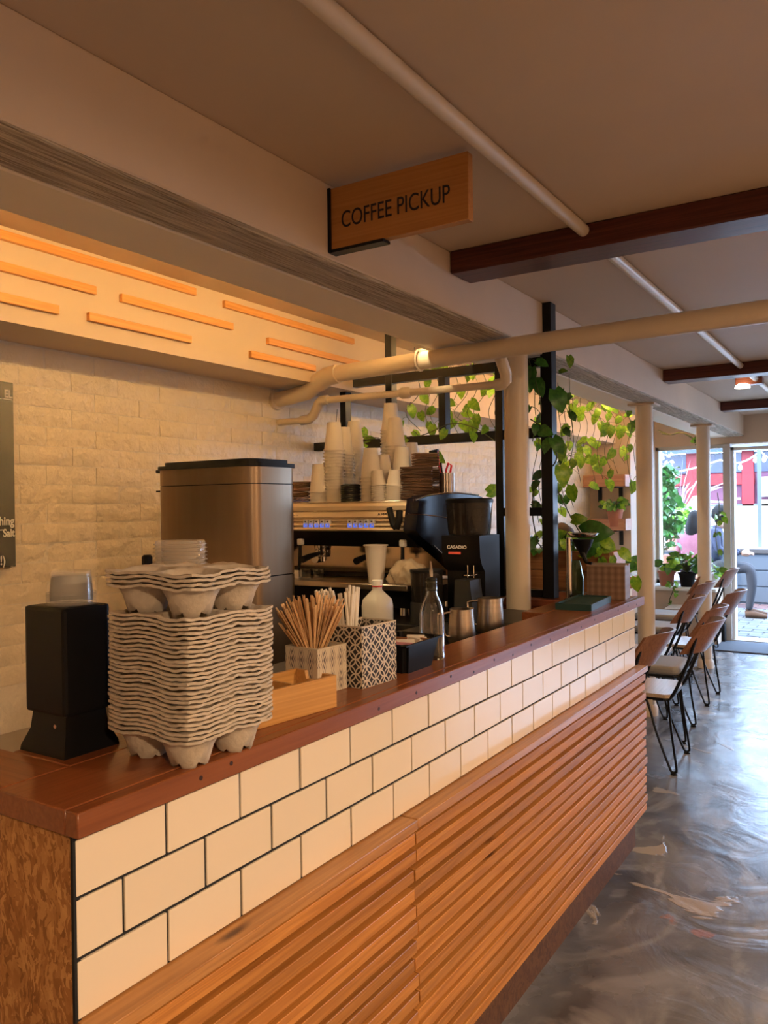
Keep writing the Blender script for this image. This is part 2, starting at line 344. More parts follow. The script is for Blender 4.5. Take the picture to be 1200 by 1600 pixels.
def lathe(bm, prof, c=(0, 0, 0), n=24, cap=True):
    cx, cy, cz = c; rings = []
    for r, z in prof: rings.append([bm.verts.new((cx+r*math.cos(2*PI*k/n), cy+r*math.sin(2*PI*k/n), cz+z)) for k in range(n)])
    for a, b in zip(rings, rings[1:]):
        for k in range(n): bm.faces.new((a[k], a[(k+1) % n], b[(k+1) % n], b[k]))
    if cap:
        if prof[0][0] > 1e-4: bm.faces.new(rings[0][::-1])
        if prof[-1][0] > 1e-4: bm.faces.new(rings[-1])
    return bm
def prism(bm, poly, z0, z1, ax='Z'):
    """extrude a 2-D outline; ax='X' takes (y,z) outlines, 'Y' takes (x,z)"""
    f = {'Z': lambda a, b, h: (a, b, h), 'X': lambda a, b, h: (h, a, b), 'Y': lambda a, b, h: (a, h, b)}[ax]
    lo = [bm.verts.new(f(a, b, z0)) for a, b in poly]; hi = [bm.verts.new(f(a, b, z1)) for a, b in poly]; n = len(poly)
    bm.faces.new(lo[::-1]); bm.faces.new(hi)
    for i in range(n): bm.faces.new((lo[i], lo[(i+1) % n], hi[(i+1) % n], hi[i]))
    bmesh.ops.recalc_face_normals(bm, faces=bm.faces); return bm
def bez(p, n=12):
    """Catmull-Rom through points"""
    p = [Vector(q) for q in p]; p = [p[0]*2-p[1]]+p+[p[-1]*2-p[-2]]; out = []
    for i in range(1, len(p)-2):
        for k in range(n):
            t = k/n; a, b, c, d = p[i-1:i+3]
            out.append(0.5*((2*b)+(c-a)*t+(2*a-5*b+4*c-d)*t*t+(3*b-a-3*c+d)*t**3))
    out.append(p[-2]); return out
def text(name, body, loc, rot, size, m, parent=None, depth=0.0006, align='LEFT', bold=0.0, sx=1.0, shear=0.0):
    cu = bpy.data.curves.new(name, 'FONT'); cu.body = body; cu.size = size; cu.extrude = depth; cu.align_x = align; cu.offset = bold; cu.shear = shear
    o = bpy.data.objects.new(name, cu); C.objects.link(o)
    me = bpy.data.meshes.new_from_object(o.evaluated_get(bpy.context.evaluated_depsgraph_get()))
    bpy.data.objects.remove(o)
    me.transform(Matrix.Diagonal((sx, 1, 1, 1))); me.materials.clear(); me.materials.append(m)
    q = bpy.data.objects.new(name, me); C.objects.link(q); q.rotation_euler = rot
    if parent: q.parent = parent; q.location = Vector(loc)-ORIGIN.get(parent, Vector())
    else: q.location = loc
    return q
FACE_MY = (PI/2, 0, 0)            # reads from -Y
FACE_PX = (PI/2, 0, PI/2)         # reads from +X

# ================================================================== SETTING
XW = -2.51
struct('floor', box(-2.7, 3.3, -3.2, 8.75, -0.1, 0), FLOOR)
struct('ceiling', box(-2.7, 3.3, -3.2, 9.2, CEIL, CEIL+0.15), CEILP)
struct('wall_right', box(3.1, 3.25, -3.2, 8.9, 0, CEIL), PAINT)
struct('wall_back', box(-2.7, 3.3, -3.3, -3.1, 0, CEIL), PAINT)
# brick wall: plaster-thick paint over bricks; every brick a part
wl = struct('wall_left', box(XW-0.2, XW-0.0040, -3.2, 8.9, 0, CEIL), MORTAR)
def brick_mesh(L, seed):
    bm = B(); nx, nz = 7, 3; h = 0.0642; g = []
    for j in range(nz+1):
        row = []
        for i in range(nx+1):
            y = i/nx*L; z = j/nz*h; e = (i in (0, nx)) or (j in (0, nz))
            q = noise.noise(Vector((y*22+seed*7.3, z*30, seed*1.7)))
            dx = -0.0030 if e else 0.0008+0.0065*q
            row.append(bm.verts.new((dx, y+(0.0025*noise.noise(Vector((y*50, z*40, seed+9))) if e else 0), z+(0.0028*noise.noise(Vector((y*35, z*60, seed+3.1))) if e else 0))))
        g.append(row)
    for j in range(nz):
        for i in range(nx): bm.faces.new((g[j][i], g[j][i+1], g[j+1][i+1], g[j+1][i]))
    rim = [g[0][i] for i in range(nx+1)]+[g[j][nx] for j in range(1, nz+1)]+[g[nz][i] for i in range(nx-1, -1, -1)]+[g[j][0] for j in range(nz-1, 0, -1)]
    back = [bm.verts.new((-0.014, v.co.y, v.co.z)) for v in rim]; n = len(rim)
    for i in range(n): bm.faces.new((rim[i], back[i], back[(i+1) % n], rim[(i+1) % n]))
    bmesh.ops.recalc_face_normals(bm, faces=bm.faces)
    me = bpy.data.meshes.new('brick'); bm.to_mesh(me); bm.free(); me.materials.append(BRICKP); smooth_on(me, 60); return me
LB = 0.207
variants = [brick_mesh(LB-0.0045, s) for s in range(9)]
rest = B(); nb = 0
for j in range(17):
    z = 0.80+j*0.0677+0.003
    y = 1.12-(LB/2 if j % 2 else 0)
    while y < 7.6:
        near = y < 4.35
        me = rnd.choice(variants)
        if near and nb < 300:
            o = bpy.data.objects.new('brick', me); C.objects.link(o); o.parent = wl; nb += 1
            o.location = (XW+rnd.uniform(-0.001, 0.002), y+rnd.uniform(-0.003, 0.003), z+rnd.uniform(-0.0015, 0.0015)); o.rotation_euler = (rnd.uniform(-0.006, 0.006), rnd.uniform(-0.02, 0.02), rnd.uniform(-0.008, 0.008))
        else:
            k = len(rest.verts); rest.from_mesh(me); rest.verts.ensure_lookup_table()
            for v in rest.verts[k:]: v.co += Vector((XW, y, z))
        y += LB
o = obj('brickwork', rest, BRICKP, wl); o['kind'] = 'stuff'

# pier and front wall with window and door
FY = 8.6
struct('wall_pier', box(XW-0.05, -2.12, 7.67, 8.9, 0, CEIL), PAINT)
fw_ = B()
for q in ((-2.12, -1.46, 0.0, 0.545), (-2.12, 3.1, 1.965, CEIL)): bx(fw_, q[0], q[1], FY, FY+0.2, q[2], q[3])
struct('wall_front', fw_, PAINT)
wn = B()
bx(wn, -2.12, -2.09, FY+0.02, FY+0.1, 0.55, 1.965); bx(wn, -2.12, -1.455, FY+0.02, FY+0.1, 1.93, 1.965); bx(wn, -2.12, -1.455, FY+0.02, FY+0.1, 0.545, 0.585)
w1 = struct('window_1', wn, TRIMP); obj('pane', box(-2.09, -1.455, FY+0.055, FY+0.06, 0.585, 1.93), GLASS, w1)
struct('trim_1', box(-1.455, -1.385, FY-0.03, FY+0.14, 0, 1.965, 0.003), TRIMP)
d1 = B(); bx(d1, -1.385, -1.355, FY+0.0, FY+0.12, 0, 1.93, 0.002); bx(d1, -1.385, -0.35, FY+0.0, FY+0.12, 1.90, 1.93); bx(d1, -0.38, -0.35, FY, FY+0.12, 0, 1.93)
dd = struct('door_1', d1, WHITEP); obj('threshold', box(-1.385, -0.35, FY-0.03, FY+0.2, 0, 0.018, 0.004), TRIMP, dd)
wn2 = B()
for x in (-0.32, 0.6, 1.5, 2.4, 3.06): bx(wn2, x-0.03, x+0.03, FY+0.02, FY+0.1, 0.3, 1.965)
bx(wn2, -0.35, 3.09, FY+0.02, FY+0.1, 0.28, 0.32); bx(wn2, -0.35, 3.09, FY+0.02, FY+0.1, 1.93, 1.965)
w2 = struct('window_2', wn2, TRIMP)
struct('wall_front_low', box(-0.35, 3.1, FY, FY+0.2, 0, 0.28), PAINT)
struct('window_sill', box(-2.12, -1.46, 8.18, 8.72, 0.52, 0.55, 0.006), WHITEC)
struct('wall_window_bench', box(-2.12, -1.46, 8.25, FY, 0, 0.52), PAINT)

# beam along the bar
bm_ = box(-1.41, -1.262, -3.1, FY, 2.045, CEIL, 0.004)
beam = struct('ceiling_beam', bm_, PAINT)
obj('rough_timber', box(-1.412, -1.264, -3.1, FY, 2.034, 2.047, 0.003), ROUGHW, beam)
obj('casing_board', box(-1.612, -1.418, -3.1, FY, 2.032, CEIL, 0.004), mat('casing_bounce_lit_paint', (0.86, 0.72, 0.56), 0.5), beam)  # same paint as the beam, bounce light from below put into a lighter colour
for i, (y, w_) in enumerate(((2.41, 0.15), (5.34, 0.15), (7.36, 0.15))):
    o = struct('ceiling_joist', box(-1.262, 3.1, y, y+w_, 2.167, CEIL, 0.005), BEAMW)
# boxed soffit over the back bar with pine strips
sof = struct('soffit', box(XW-0.1, -2.253, -3.1, 7.67, 1.958, CEIL), PAINT)
SOFX = -2.253
for p0, p1 in (((-150, 345), (306, 458)), ((-150, 400), (150, 456)), ((-150, 433), (92, 486)), ((190, 464), (364, 512)), ((139, 492), (299, 532)),
               ((351, 476), (553, 535)), ((419, 527), (571, 572)), ((392, 552), (493, 577))):
    a = at(p0[0], p0[1], X=SOFX+0.012); b = at(p1[0], p1[1], X=SOFX+0.012)
    zc = at(p1[0], p1[1], X=SOFX).z
    obj('pine_strip', box(SOFX-0.001, SOFX+0.016, a.y, b.y, zc-0.014, zc+0.014, 0.001), PINE, sof)
print('strips', [(round(at(p[0], p[1], X=SOFX).z, 3)) for p in ((306, 458), (150, 456), (92, 486), (364, 512), (299, 532), (553, 535), (571, 572), (493, 577))])

# lamp housings
for i, (x, y) in enumerate(CEIL_LAMPS):
    t = thing('ceiling_lamp', ['round ceiling lamp nearest the back wall, behind the viewer', 'round ceiling lamp beside the first dark joist, right of the bar', 'unseen round lamp added to brighten the far end, between the dark joists'][i], 'lamp', (x, y, CEIL-0.06))
    obj('housing', lathe(B(), [(0.10, 0.06), (0.10, 0.0), (0.085, 0.0), (0.085, 0.03)], (x, y, CEIL-0.06), 24, False), WHITEP, t)
    obj('diffuser', lathe(B(), [(0.0001, 0.02), (0.084, 0.02)], (x, y, CEIL-0.06), 24), BULB, t)
for y0, y1, lb in ((-0.65, 2.95, 'strip lamp hidden behind the beam over the espresso machine'), (3.3, 7.9, 'strip lamp hidden behind the beam past the black plant frame')):
    t = thing('strip_lamp', lb, 'lamp', (-1.615, y0, 2.13))
    obj('housing', box(-1.632, -1.613, y0, y1, 2.105, 2.15, 0.003), WHITEP, t)
    obj('diffuser', box(-1.636, -1.632, y0+0.01, y1-0.01, 2.112, 2.143), STRIPG, t)

# ================================================================== COLUMNS, PIPES
def column(x, y, r, label, ztop=2.03):
    t = thing('column', label, 'column', (x, y, 0))
    obj('shaft', lathe(B(), [(r, 0.0), (r, ztop)], (x, y, 0), 28), PIPEP, t)
    obj('base_collar', lathe(B(), [(r+0.012, 0.0), (r+0.012, 0.05), (r+0.001, 0.075)], (x, y, 0), 28), PAINT, t)
    obj('cap_plate', box(x-0.085, x+0.085, y-0.085, y+0.085, ztop-0.012, ztop+0.003, 0.002), PAINT, t)
column(-1.335, 3.13, 0.0505, 'thick cream painted column standing behind the bar against black frame')
column(-1.385, 5.35, 0.055, 'cream round column rising behind far end of bar counter')
column(-1.36, 7.12, 0.054, 'cream round column by the window, farthest of the columns')

t = thing('overhead_pipe', 'thick cream painted pipe crossing the room below the beam', 'pipe', (-2.3, 2.95, 1.98))
pp = [(3.05, 2.80, 1.992), (-0.3, 2.82, 1.992), (-1.25, 2.86, 1.99), (-2.08, 2.93, 1.985), (-2.17, 2.945, 1.98), (-2.24, 2.955, 1.955), (-2.30, 2.965, 1.925), (-2.40, 2.975, 1.912), (-2.52, 2.98, 1.905)]
obj('pipe_run', tube(B(), pp, 0.037, 20), PIPEP, t)
obj('coupling', tube(B(), [(-2.10, 2.932, 1.985), (-2.17, 2.943, 1.98), (-2.235, 2.953, 1.957)], 0.043, 20), PIPEP, t)
obj('wall_flange', tube(B(), [(-2.49, 2.978, 1.906), (-2.515, 2.98, 1.905)], 0.05, 20), PIPEP, t)
obj('hanger_ring', tube(B(), [(-1.655+0.0, 2.885+0.042*math.cos(a), 1.988+0.042*math.sin(a)) for a in [k*PI/8 for k in range(17)]], 0.005, 6), PIPEP, t)
obj('hanger_plate', lathe(B(), [(0.03, 0), (0.028, 0.012), (0.012, 0.02)], (-1.66, 2.9, 2.018), 16), PIPEP, t)
t = thing('water_pipe', 'thin cream water pipe with elbows hung under the thick pipe', 'pipe', (-1.5, 3.0, 1.9))
a = at(785, 600, Y=3.0); b_ = at(502, 626, Y=3.0)
obj('pipe_run', tube(B(), [a+Vector((0.0, 0, 0.0)), (a+b_)/2, b_], 0.0155, 14), PIPEP, t)
obj('elbow', tube(B(), [(a.x-0.03, 3.0, a.z-0.002), (a.x, 3.0, a.z), (a.x+0.018, 2.995, a.z+0.012), (a.x+0.022, 2.985, a.z+0.04), (a.x+0.022, 2.93, 1.975)], 0.024, 14), PIPEP, t)
cc = (a+b_)/2+Vector((0.0, 0, 0))
obj('union', tube(B(), [cc-Vector((0.028, 0, 0)), cc-Vector((0.014, 0, 0)), cc+Vector((0.014, 0, 0)), cc+Vector((0.028, 0, 0))], [0.018, 0.026, 0.026, 0.018], 10), PIPEP, t)
obj('elbow', tube(B(), [b_+Vector((0.04, 0, 0)), b_, b_+Vector((-0.02, 0, -0.018)), b_+Vector((-0.045, 0, -0.065)), b_+Vector((-0.075, 0, -0.082)), b_+Vector((-0.12, 0, -0.084))], 0.023, 14), PIPEP, t)
obj('pipe_stub', tube(B(), [b_+Vector((-0.1, 0, -0.084)), (-2.515, 3.0, b_.z-0.084)], 0.0155, 14), PIPEP, t)
for i, (y0, y1) in enumerate(((-3.1, 2.42), (2.55, 5.35), (5.48, 7.37))):
    tag(rebase(obj('conduit', tube(B(), [(-0.80, y0, 2.222), (-0.80, y1, 2.222)], 0.0185, 14), PIPEP), (-0.8, y0, 2.222)),
        ['cream conduit on the near ceiling running into the first dark joist', 'cream conduit on the ceiling between first and second dark joists', 'cream conduit on the ceiling beyond the second dark joist'][i], 'conduit', 'ceiling conduits')
c0 = [(-1.1, 7.5, 2.20), (-1.0, 7.51, 2.20), (-0.85, 7.55, 2.23), (-0.6, 7.56, 2.232), (0.4, 7.56, 2.232)]
tag(obj('ceiling_cable', tube(B(), bez(c0, 5), 0.008, 6), WHITEP), 'white cable curving along ceiling in front of the window wall', 'cable')
t = thing('track_light', 'small dark ceiling lamp with pale shade between the second and third joists', 'lamp', (-0.83, 6.0, 2.2))
obj('lamp_body', box(-0.93, -0.76, 5.98, 6.08, 2.19, 2.24, 0.004), REDW, t)
obj('lamp_shade', lathe(B(), [(0.05, 0.0), (0.045, 0.018), (0.02, 0.03)], (-0.88, 5.96, 2.165), 16), BULBW, t)

# ================================================================== BAR
XC = -0.90
bf = thing('tiled_counter', 'bar front clad in white tiles above horizontal wooden slats', 'bar counter', (XC, 0.652, 0))
obj('substrate', box(-0.99, -0.9035, 0.66, 3.285, 0.13, 0.965), GROUT, bf)
obj('end_panel', box(-1.75, -0.905, 0.655, 0.675, 0.0, 0.966, 0.001), OSB, bf)['label'] = 'strand board panel closing the near end of the bar'
obj('corner_strip', box(-0.9055, -0.9005, 0.6525, 0.662, 0.0, 0.966), GROUT, bf)
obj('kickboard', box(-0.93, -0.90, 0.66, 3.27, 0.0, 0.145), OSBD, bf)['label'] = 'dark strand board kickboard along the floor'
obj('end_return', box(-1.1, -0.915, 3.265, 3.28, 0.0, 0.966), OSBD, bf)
rows = [(0.883, 0.958), (0.8035, 0.8795), (0.7235, 0.7995)]
tl = {}
for ri, (z0, z1) in enumerate(rows):
    js = [0.654]+[(0.810 if ri != 1 else 0.732)+0.1556*k for k in range(17) if (0.810 if ri != 1 else 0.732)+0.1556*k < 3.27]+[3.298]
    for y0, y1 in zip(js, js[1:]):
        o = obj('tile', box(-0.9085, XC+rnd.uniform(-0.0006, 0.0006), y0+0.0026, y1-0.0026, z0+0.0008, z1-0.0008, 0.0009, 2), TILE, bf, False)
obj('ledge_board', box(-0.905, -0.858, 0.655, 1.462, 0.700, 0.7215, 0.0015), CAPW, bf)
obj('ledge_board', box(-0.905, -0.860, 1.466, 3.335, 0.700, 0.7215, 0.0015), CAPW, bf)
obj('slat_backing', box(-0.912, -0.893, 0.66, 3.27, 0.12, 0.70), mat('stained_backing', (0.10, 0.036, 0.012), 0.6), bf)
for k in range(15):
    z1 = 0.6905-k*0.0377
    ys = 1.462+rnd.uniform(-0.008, 0.012)
    o = obj('slat', box(-0.892, -0.864+rnd.uniform(-0.003, 0.002), 0.657, ys-0.0015, z1-0.0255, z1, 0.0012), SLAT, bf)
    o = obj('slat', box(-0.892, -0.864+rnd.uniform(-0.003, 0.002), ys+0.0015, 3.322+rnd.uniform(-0.008, 0.006), z1-0.0255, z1, 0.0012), SLAT, bf)

ct = thing('countertop', 'dark red-brown varnished plank bar top with pegged front edge', 'countertop', (-0.88, 0.645, 1.0))
obj('nosing', box(-0.905, -0.880, 0.645, 3.370, 0.966, 1.0, 0.002), TOPW, ct)
obj('plank', box(-1.055, -0.906, 0.645, 3.370, 0.966, 1.0, 0.002), TOPW, ct)
obj('plank', box(-1.20, -1.056, 0.762, 1.90, 0.966, 1.0, 0.002), TOPW, ct)
obj('plank', box(-1.75, -1.056, 0.645, 0.761, 0.966, 1.0, 0.002), TOPX, ct)
obj('plank', box(-1.14, -1.056, 2.70, 3.370, 0.966, 1.0, 0.002), TOPW, ct)
PEG = mat('dark_peg', (0.03, 0.01, 0.006), 0.5)
for y, dz in ((0.86, 0.008), (0.925, 0.012), (1.35, 0.004), (1.50, 0.006), (1.66, 0.012), (1.78, 0.0), (1.9, 0.01), (2.02, 0.003), (2.15, 0.011), (2.3, 0.004), (2.45, 0.012), (2.58, 0.004), (2.72, 0.01), (2.86, 0.0), (3.0, 0.01), (3.13, 0.012), (3.25, 0.004)):
    obj('peg', tube(B(), [(-0.882, y, 0.975+dz), (-0.8795, y, 0.975+dz)], 0.0038, 8), PEG, ct)
# brackets, work counter and machine counter
tag(rebase(obj('work_counter', box(-1.45, -1.0, 1.22, 3.07, 0.0, 0.955), mat('dark_laminate', (0.03, 0.026, 0.024), 0.4)), (-1.3, 1.22, 0)), 'dark work counter behind the raised bar top', 'counter')
t = thing('back_counter', 'steel topped back counter along the brick wall', 'counter', (-2.1, 0.9, 0))
obj('worktop', box(XW+0.01, -1.70, 0.9, 2.40, 0.62, 0.65, 0.004), STEEL, t); obj('cabinet', box(XW+0.02, -1.72, 0.92, 2.40, 0, 0.62), PAINT, t)
t = thing('machine_counter', 'dark counter carrying the espresso machine', 'counter', (-2.0, 2.5, 0))
obj('worktop', box(XW+0.01, -1.46, 2.5, 3.19, 0.925, 0.955, 0.004), BLACK, t); obj('cabinet', box(XW+0.02, -1.46, 2.55, 3.18, 0, 0.925), GROUT, t)
t = thing('cross_bar_shelf', 'red-brown plank ledge under the black plant frame', 'shelf', (-1.8, 3.2, 0))
obj('top_board', box(XW+0.01, -1.145, 3.20, 3.52, 0.955, 0.985, 0.003), REDW, t)
obj('front_board', box(XW+0.01, -1.145, 3.21, 3.235, 0.80, 0.955, 0.002), REDW, t)
obj('lower_board', box(XW+0.01, -1.145, 3.21, 3.235, 0.0, 0.795, 0.002), REDW, t)
tag(rebase(obj('bar_mat', box(-1.30, -1.022, 1.92, 2.66, 0.955, 0.963, 0.002), BLACK), (-1.15, 2.2, 0.955)), 'black rubber bar mat under the milk pitchers', 'mat')

# ================================================================== PLANT FRAME
FYP = 3.28
t = thing('plant_frame', 'black steel grid frame dividing the bar from the plants', 'frame', (-1.9, FYP, 0.985))
def post(x, z0, z1, w_=0.036, d=0.05): obj('post', box(x-w_/2, x+w_/2, FYP-d/2, FYP+d/2, z0, z1, 0.002), BLACKM, t)
def rail(x0, x1, z, h=0.036): obj('rail', box(x0, x1, FYP-0.02, FYP+0.02, z-h/2, z+h/2, 0.002), BLACKM, t)
post(-1.25, 0.985, CEIL, 0.05, 0.06); post(-1.472, 0.985, 2.0); post(-1.755, 1.71, 1.98); post(-2.043, 1.71, CEIL); post(-2.312, 1.71, 2.0)
rail(-2.50, -1.275, 1.997, 0.042); rail(-2.50, -1.275, 1.694, 0.042); rail(-1.472, -1.275, 1.355, 0.036)
rail(-1.49, -1.25, 1.003, 0.03)

# ================================================================== SIGN
SY = 1.725
t = thing('pickup_sign', 'wooden hanging board sign reading COFFEE PICKUP on a black bracket', 'sign', (-1.05, SY, 2.14))
obj('board', box(-1.256, -0.851, SY, SY+0.026, 2.066, 2.228, 0.0015), SIGNW, t)
obj('bracket', box(-1.262, -1.254, SY-0.006, SY+0.03, 2.060, 2.228), BLACKM, t)
obj('bracket', box(-1.262, -1.09, SY-0.003, SY+0.030, 2.058, 2.0655), BLACKM, t)
tx = text('lettering', 'COFFEE PICKUP', (-1.222, SY-0.0008, 2.118), FACE_MY, 0.0615, INK, t, 0.0004, sx=0.74)

# ================================================================== CHALKBOARD
t = thing('chalkboard', 'black chalkboard menu with white handwriting hung on the brick wall', 'chalkboard', (-2.48, 1.3, 1.45))
ye = 1.62
bt = at(22, 598, X=-2.47); bb = at(30, 885, X=-2.47)
obj('slate', box(-2.50, -2.475, bt.y-0.8, bt.y, bb.z, bt.z, 0.002), SLATE, t)
def chalk(body, px, py, size, bold=0.0008):
    p = at(px, py, X=-2.4735); text('chalk_writing', body, p, FACE_PX, size, CHALK, t, 0.0005, 'RIGHT', bold, 0.8)
chalk('EL', 19, 622, 0.036); chalk('thing', 22, 820, 0.040); chalk('Salt', 23, 838, 0.036); chalk('!)', 9, 882, 0.042)
p = at(14, 624, X=-2.473); obj('chalk_writing', box(-2.4745, -2.4735, p.y-0.05, p.y+0.012, p.z-0.002, p.z+0.001), CHALK, t)
p = at(2, 828, X=-2.473); obj('chalk_writing', box(-2.4745, -2.4735, p.y-0.05, p.y+0.008, p.z-0.002, p.z+0.001), CHALK, t)

# ================================================================== THINGS ON THE BAR
def rz_pt(p, c, a):
    return (c[0]+(p[0]-c[0])*math.cos(a)-(p[1]-c[1])*math.sin(a), c[1]+(p[0]-c[0])*math.sin(a)+(p[1]-c[1])*math.cos(a))
# --- moulded pulp cup carriers
def tray_mesh(seed):
    bm = B(); N_ = 30; a = 0.096; top = []; bot = []
    def hz(x, y):
        ax, ay = abs(x), abs(y); r = math.hypot(ax-0.047, ay-0.047)
        z = 0.0
        wr, br, dp = 0.040, 0.027, 0.046
        if r < wr:
            t = min(1, max(0, (wr-r)/(wr-br))); z = -dp*(t**0.8)
            if t >= 1 and min(abs(ax-0.047), abs(ay-0.047)) < 0.006: z += 0.010
        if ax < 0.013 and ay < 0.013: z = -0.004
        z += 0.0022*math.cos(ax/0.060*PI)*(1 if ay > 0.085 else 0.3)+0.0022*math.cos(ay/0.060*PI)*(1 if ax > 0.085 else 0.3)
        z += 0.0016*noise.noise(Vector((x*60, y*60, seed*3.3)))
        return z
    for lay in (top, bot):
        off = 0 if lay is top else -0.0040
        for j in range(N_+1):
            row = []
            for i in range(N_+1):
                u, v = -1+2*i/N_, -1+2*j/N_
                k = 1-0.06*(u*u*v*v)**2
                x, y = a*u*k, a*v*k
                e = max(abs(u), abs(v))
                if e == 1: x += 0.0026*noise.noise(Vector((x*90, y*90, seed))); y += 0.0026*noise.noise(Vector((y*90, x*90, seed+5)))
                row.append(bm.verts.new((x, y, hz(x, y)+off+(0.0018*noise.noise(Vector((x*80, y*80, seed+8))) if e > 0.9 else 0))))
            lay.append(row)
    n = N_
    for j in range(n):
        for i in range(n):
            bm.faces.new((top[j][i], top[j][i+1], top[j+1][i+1], top[j+1][i])); bm.faces.new((bot[j][i], bot[j+1][i], bot[j+1][i+1], bot[j][i+1]))
    for i in range(n):
        bm.faces.new((top[0][i], bot[0][i], bot[0][i+1], top[0][i+1])); bm.faces.new((top[n][i], top[n][i+1], bot[n][i+1], bot[n][i]))
        bm.faces.new((top[i][0], top[i+1][0], bot[i+1][0], bot[i][0])); bm.faces.new((top[i][n], bot[i][n], bot[i+1][n], top[i+1][n]))
    me = bpy.data.meshes.new('cup_carrier'); bm.to_mesh(me); bm.free(); me.materials.append(PULP); smooth_on(me, 70); return me
tm = [tray_mesh(s) for s in range(4)]
TC = (-0.951, 0.912)
for k in range(28):
    o = bpy.data.objects.new('cup_carrier', tm[k % 4]); C.objects.link(o)
    o.location = (TC[0]+rnd.uniform(-0.0012, 0.0012)+0.00012*k, TC[1]+rnd.uniform(-0.0012, 0.0012), 1.0485+k*0.00665); o.rotation_euler = (rnd.uniform(-0.005, 0.005), rnd.uniform(-0.005, 0.005), -0.03+rnd.uniform(-0.014, 0.014)+(k % 2)*PI/2)
    lab = 'grey pulp carrier, %s from the bottom of the tall stack on the bar' % ORD[k]
    grp = 'carriers in the tall lower stack'
    if k == 0: lab, grp = 'lowest grey pulp carrier, its feet standing on the wooden bar top', None
    elif k == 27: lab, grp = 'topmost carrier of the tall stack, directly beneath the short loose stack', None
    tag(o, lab, 'cup carrier', grp)
for k in range(4):
    o = bpy.data.objects.new('cup_carrier', tm[k]); C.objects.link(o)
    o.location = (TC[0]-0.002+rnd.uniform(-0.002, 0.002), TC[1]+0.002, 1.2715+k*0.0068); o.rotation_euler = (rnd.uniform(-0.006, 0.006), 0.01, 0.035+rnd.uniform(-0.02, 0.02))
    tag(o, ['lowest carrier of the short upper stack, wells standing on the tall stack', 'second carrier from the bottom of the short upper stack', 'second carrier from the top of the short upper stack', 'topmost pulp carrier with its four empty wells facing up'][k], 'cup carrier', 'carriers in the short upper stack')

# --- black lid dispenser towers
def tower(name, label, cx, cy, w_, d, h, z0=1.0):
    t = thing(name, label, 'dispenser', (cx, cy, z0))
    hw, hd = w_/2, d/2
    b = B()   # flared foot
    v = [[b.verts.new((cx+sx*(hw*f+e), cy+sy*(hd*f+e), z0+z)) for sx, sy in ((-1, -1), (1, -1), (1, 1), (-1, 1))] for z, f, e in ((0, 1, 0.008), (0.008, 1, 0.007), (0.035, 0.92, 0.0), (0.062, 0.88, -0.001), (0.062, 0.5, 0))]
    for p, q in zip(v, v[1:]):
        for i in range(4): b.faces.new((p[i], p[(i+1) % 4], q[(i+1) % 4], q[i]))
    b.faces.new(v[0][::-1]); b.faces.new(v[-1])
    obj('base', b, BLACK, t, True, 30)
    obj('body', box(cx-hw-0.004, cx+hw, cy-hd, cy+hd, z0+0.062, z0+h, 0.006, 2), BLACK, t, False)
    obj('lock', lathe(B(), [(0.0035, 0), (0.0035, 0.002)], (0, 0, 0), 8), CHROME, t)
    k = [c for c in t.children if c.name.startswith('lock')][0]; k.rotation_euler = (PI/2, 0, 0); k.location = (hw*0.55, -hd-0.0006, 0.047); k.data.transform(Matrix.Translation(-Vector((0, 0, 0))))
    for vv in k.data.vertices: vv.co += ORIGIN[t]
    return t
tower('lid_dispenser', 'black plastic tower dispenser at the near end of the bar, clear cups on top', -1.142, 0.826, 0.098, 0.088, 0.233)
tower('lid_dispenser', 'black tower dispenser hidden behind the tall stack of carriers', -1.135, 1.06, 0.098, 0.10, 0.21)
tag(rebase(obj('dispenser_lever', box(-1.205, -1.19, 1.03, 1.05, 1.165, 1.30, 0.004), BLACK), (-1.2, 1.04, 1.165)), 'black upright lever left of the clear lid stack', 'lever')
bpy.data.objects['dispenser_lever'].parent = None
def cup_mesh(name, r0, r1, h, m, lip=0.0046, n=28, wall=0.0016, inv=True):
    """paper or plastic cup standing on its rim (inv) or base; origin at what it stands on"""
    pr = [(r0, 0), (r0, 0.004), (r1-0.0006, h), (r1+lip, h-0.0015), (r1+lip, h+0.003), (r1-wall, h+0.003), (r0-wall, 0.006), (0.0001, 0.006)]
    H = h+0.003
    if inv: pr = [(r, H-z) for r, z in pr]
    b = lathe(B(), pr, (0, 0, 0), n, False)
    if inv: b.faces.new([v for v in b.verts if abs(v.co.z-H) < 1e-6 and abs(math.hypot(v.co.x, v.co.y)-r0) < 1e-5])
    bmesh.ops.recalc_face_normals(b, faces=b.faces)
    me = bpy.data.meshes.new(name); b.to_mesh(me); b.free(); me.materials.append(m); smooth_on(me, 35); return me
clear = cup_mesh('clear_cup', 0.031, 0.0345, 0.036, CLEARP)
hub = (-1.138, 0.83)
for k in range(5):
    o = bpy.data.objects.new('clear_cup', clear); C.objects.link(o); o.location = (hub[0], hub[1], 1.2335+k*0.0038)
    tag(o, 'clear plastic cup, %s from the bottom of the stack on the near dispenser' % ORD[k], 'cup', 'clear cups on the near dispenser')
lidb = lathe(B(), [(0.049, 0), (0.049, 0.0022), (0.046, 0.0030), (0.045, 0.0075), (0.041, 0.009), (0.0001, 0.009)], (0, 0, 0), 36, False)
for v in lidb.verts:
    r = math.hypot(v.co.x, v.co.y)
    if r > 0.044: a = math.atan2(v.co.y, v.co.x); s = 1+0.018*(1 if int(a*18/PI+40) % 2 else 0); v.co.x *= s; v.co.y *= s
lm = bpy.data.meshes.new('clear_cover'); lidb.to_mesh(lm); lidb.free(); lm.materials.append(LIDP); smooth_on(lm, 30)
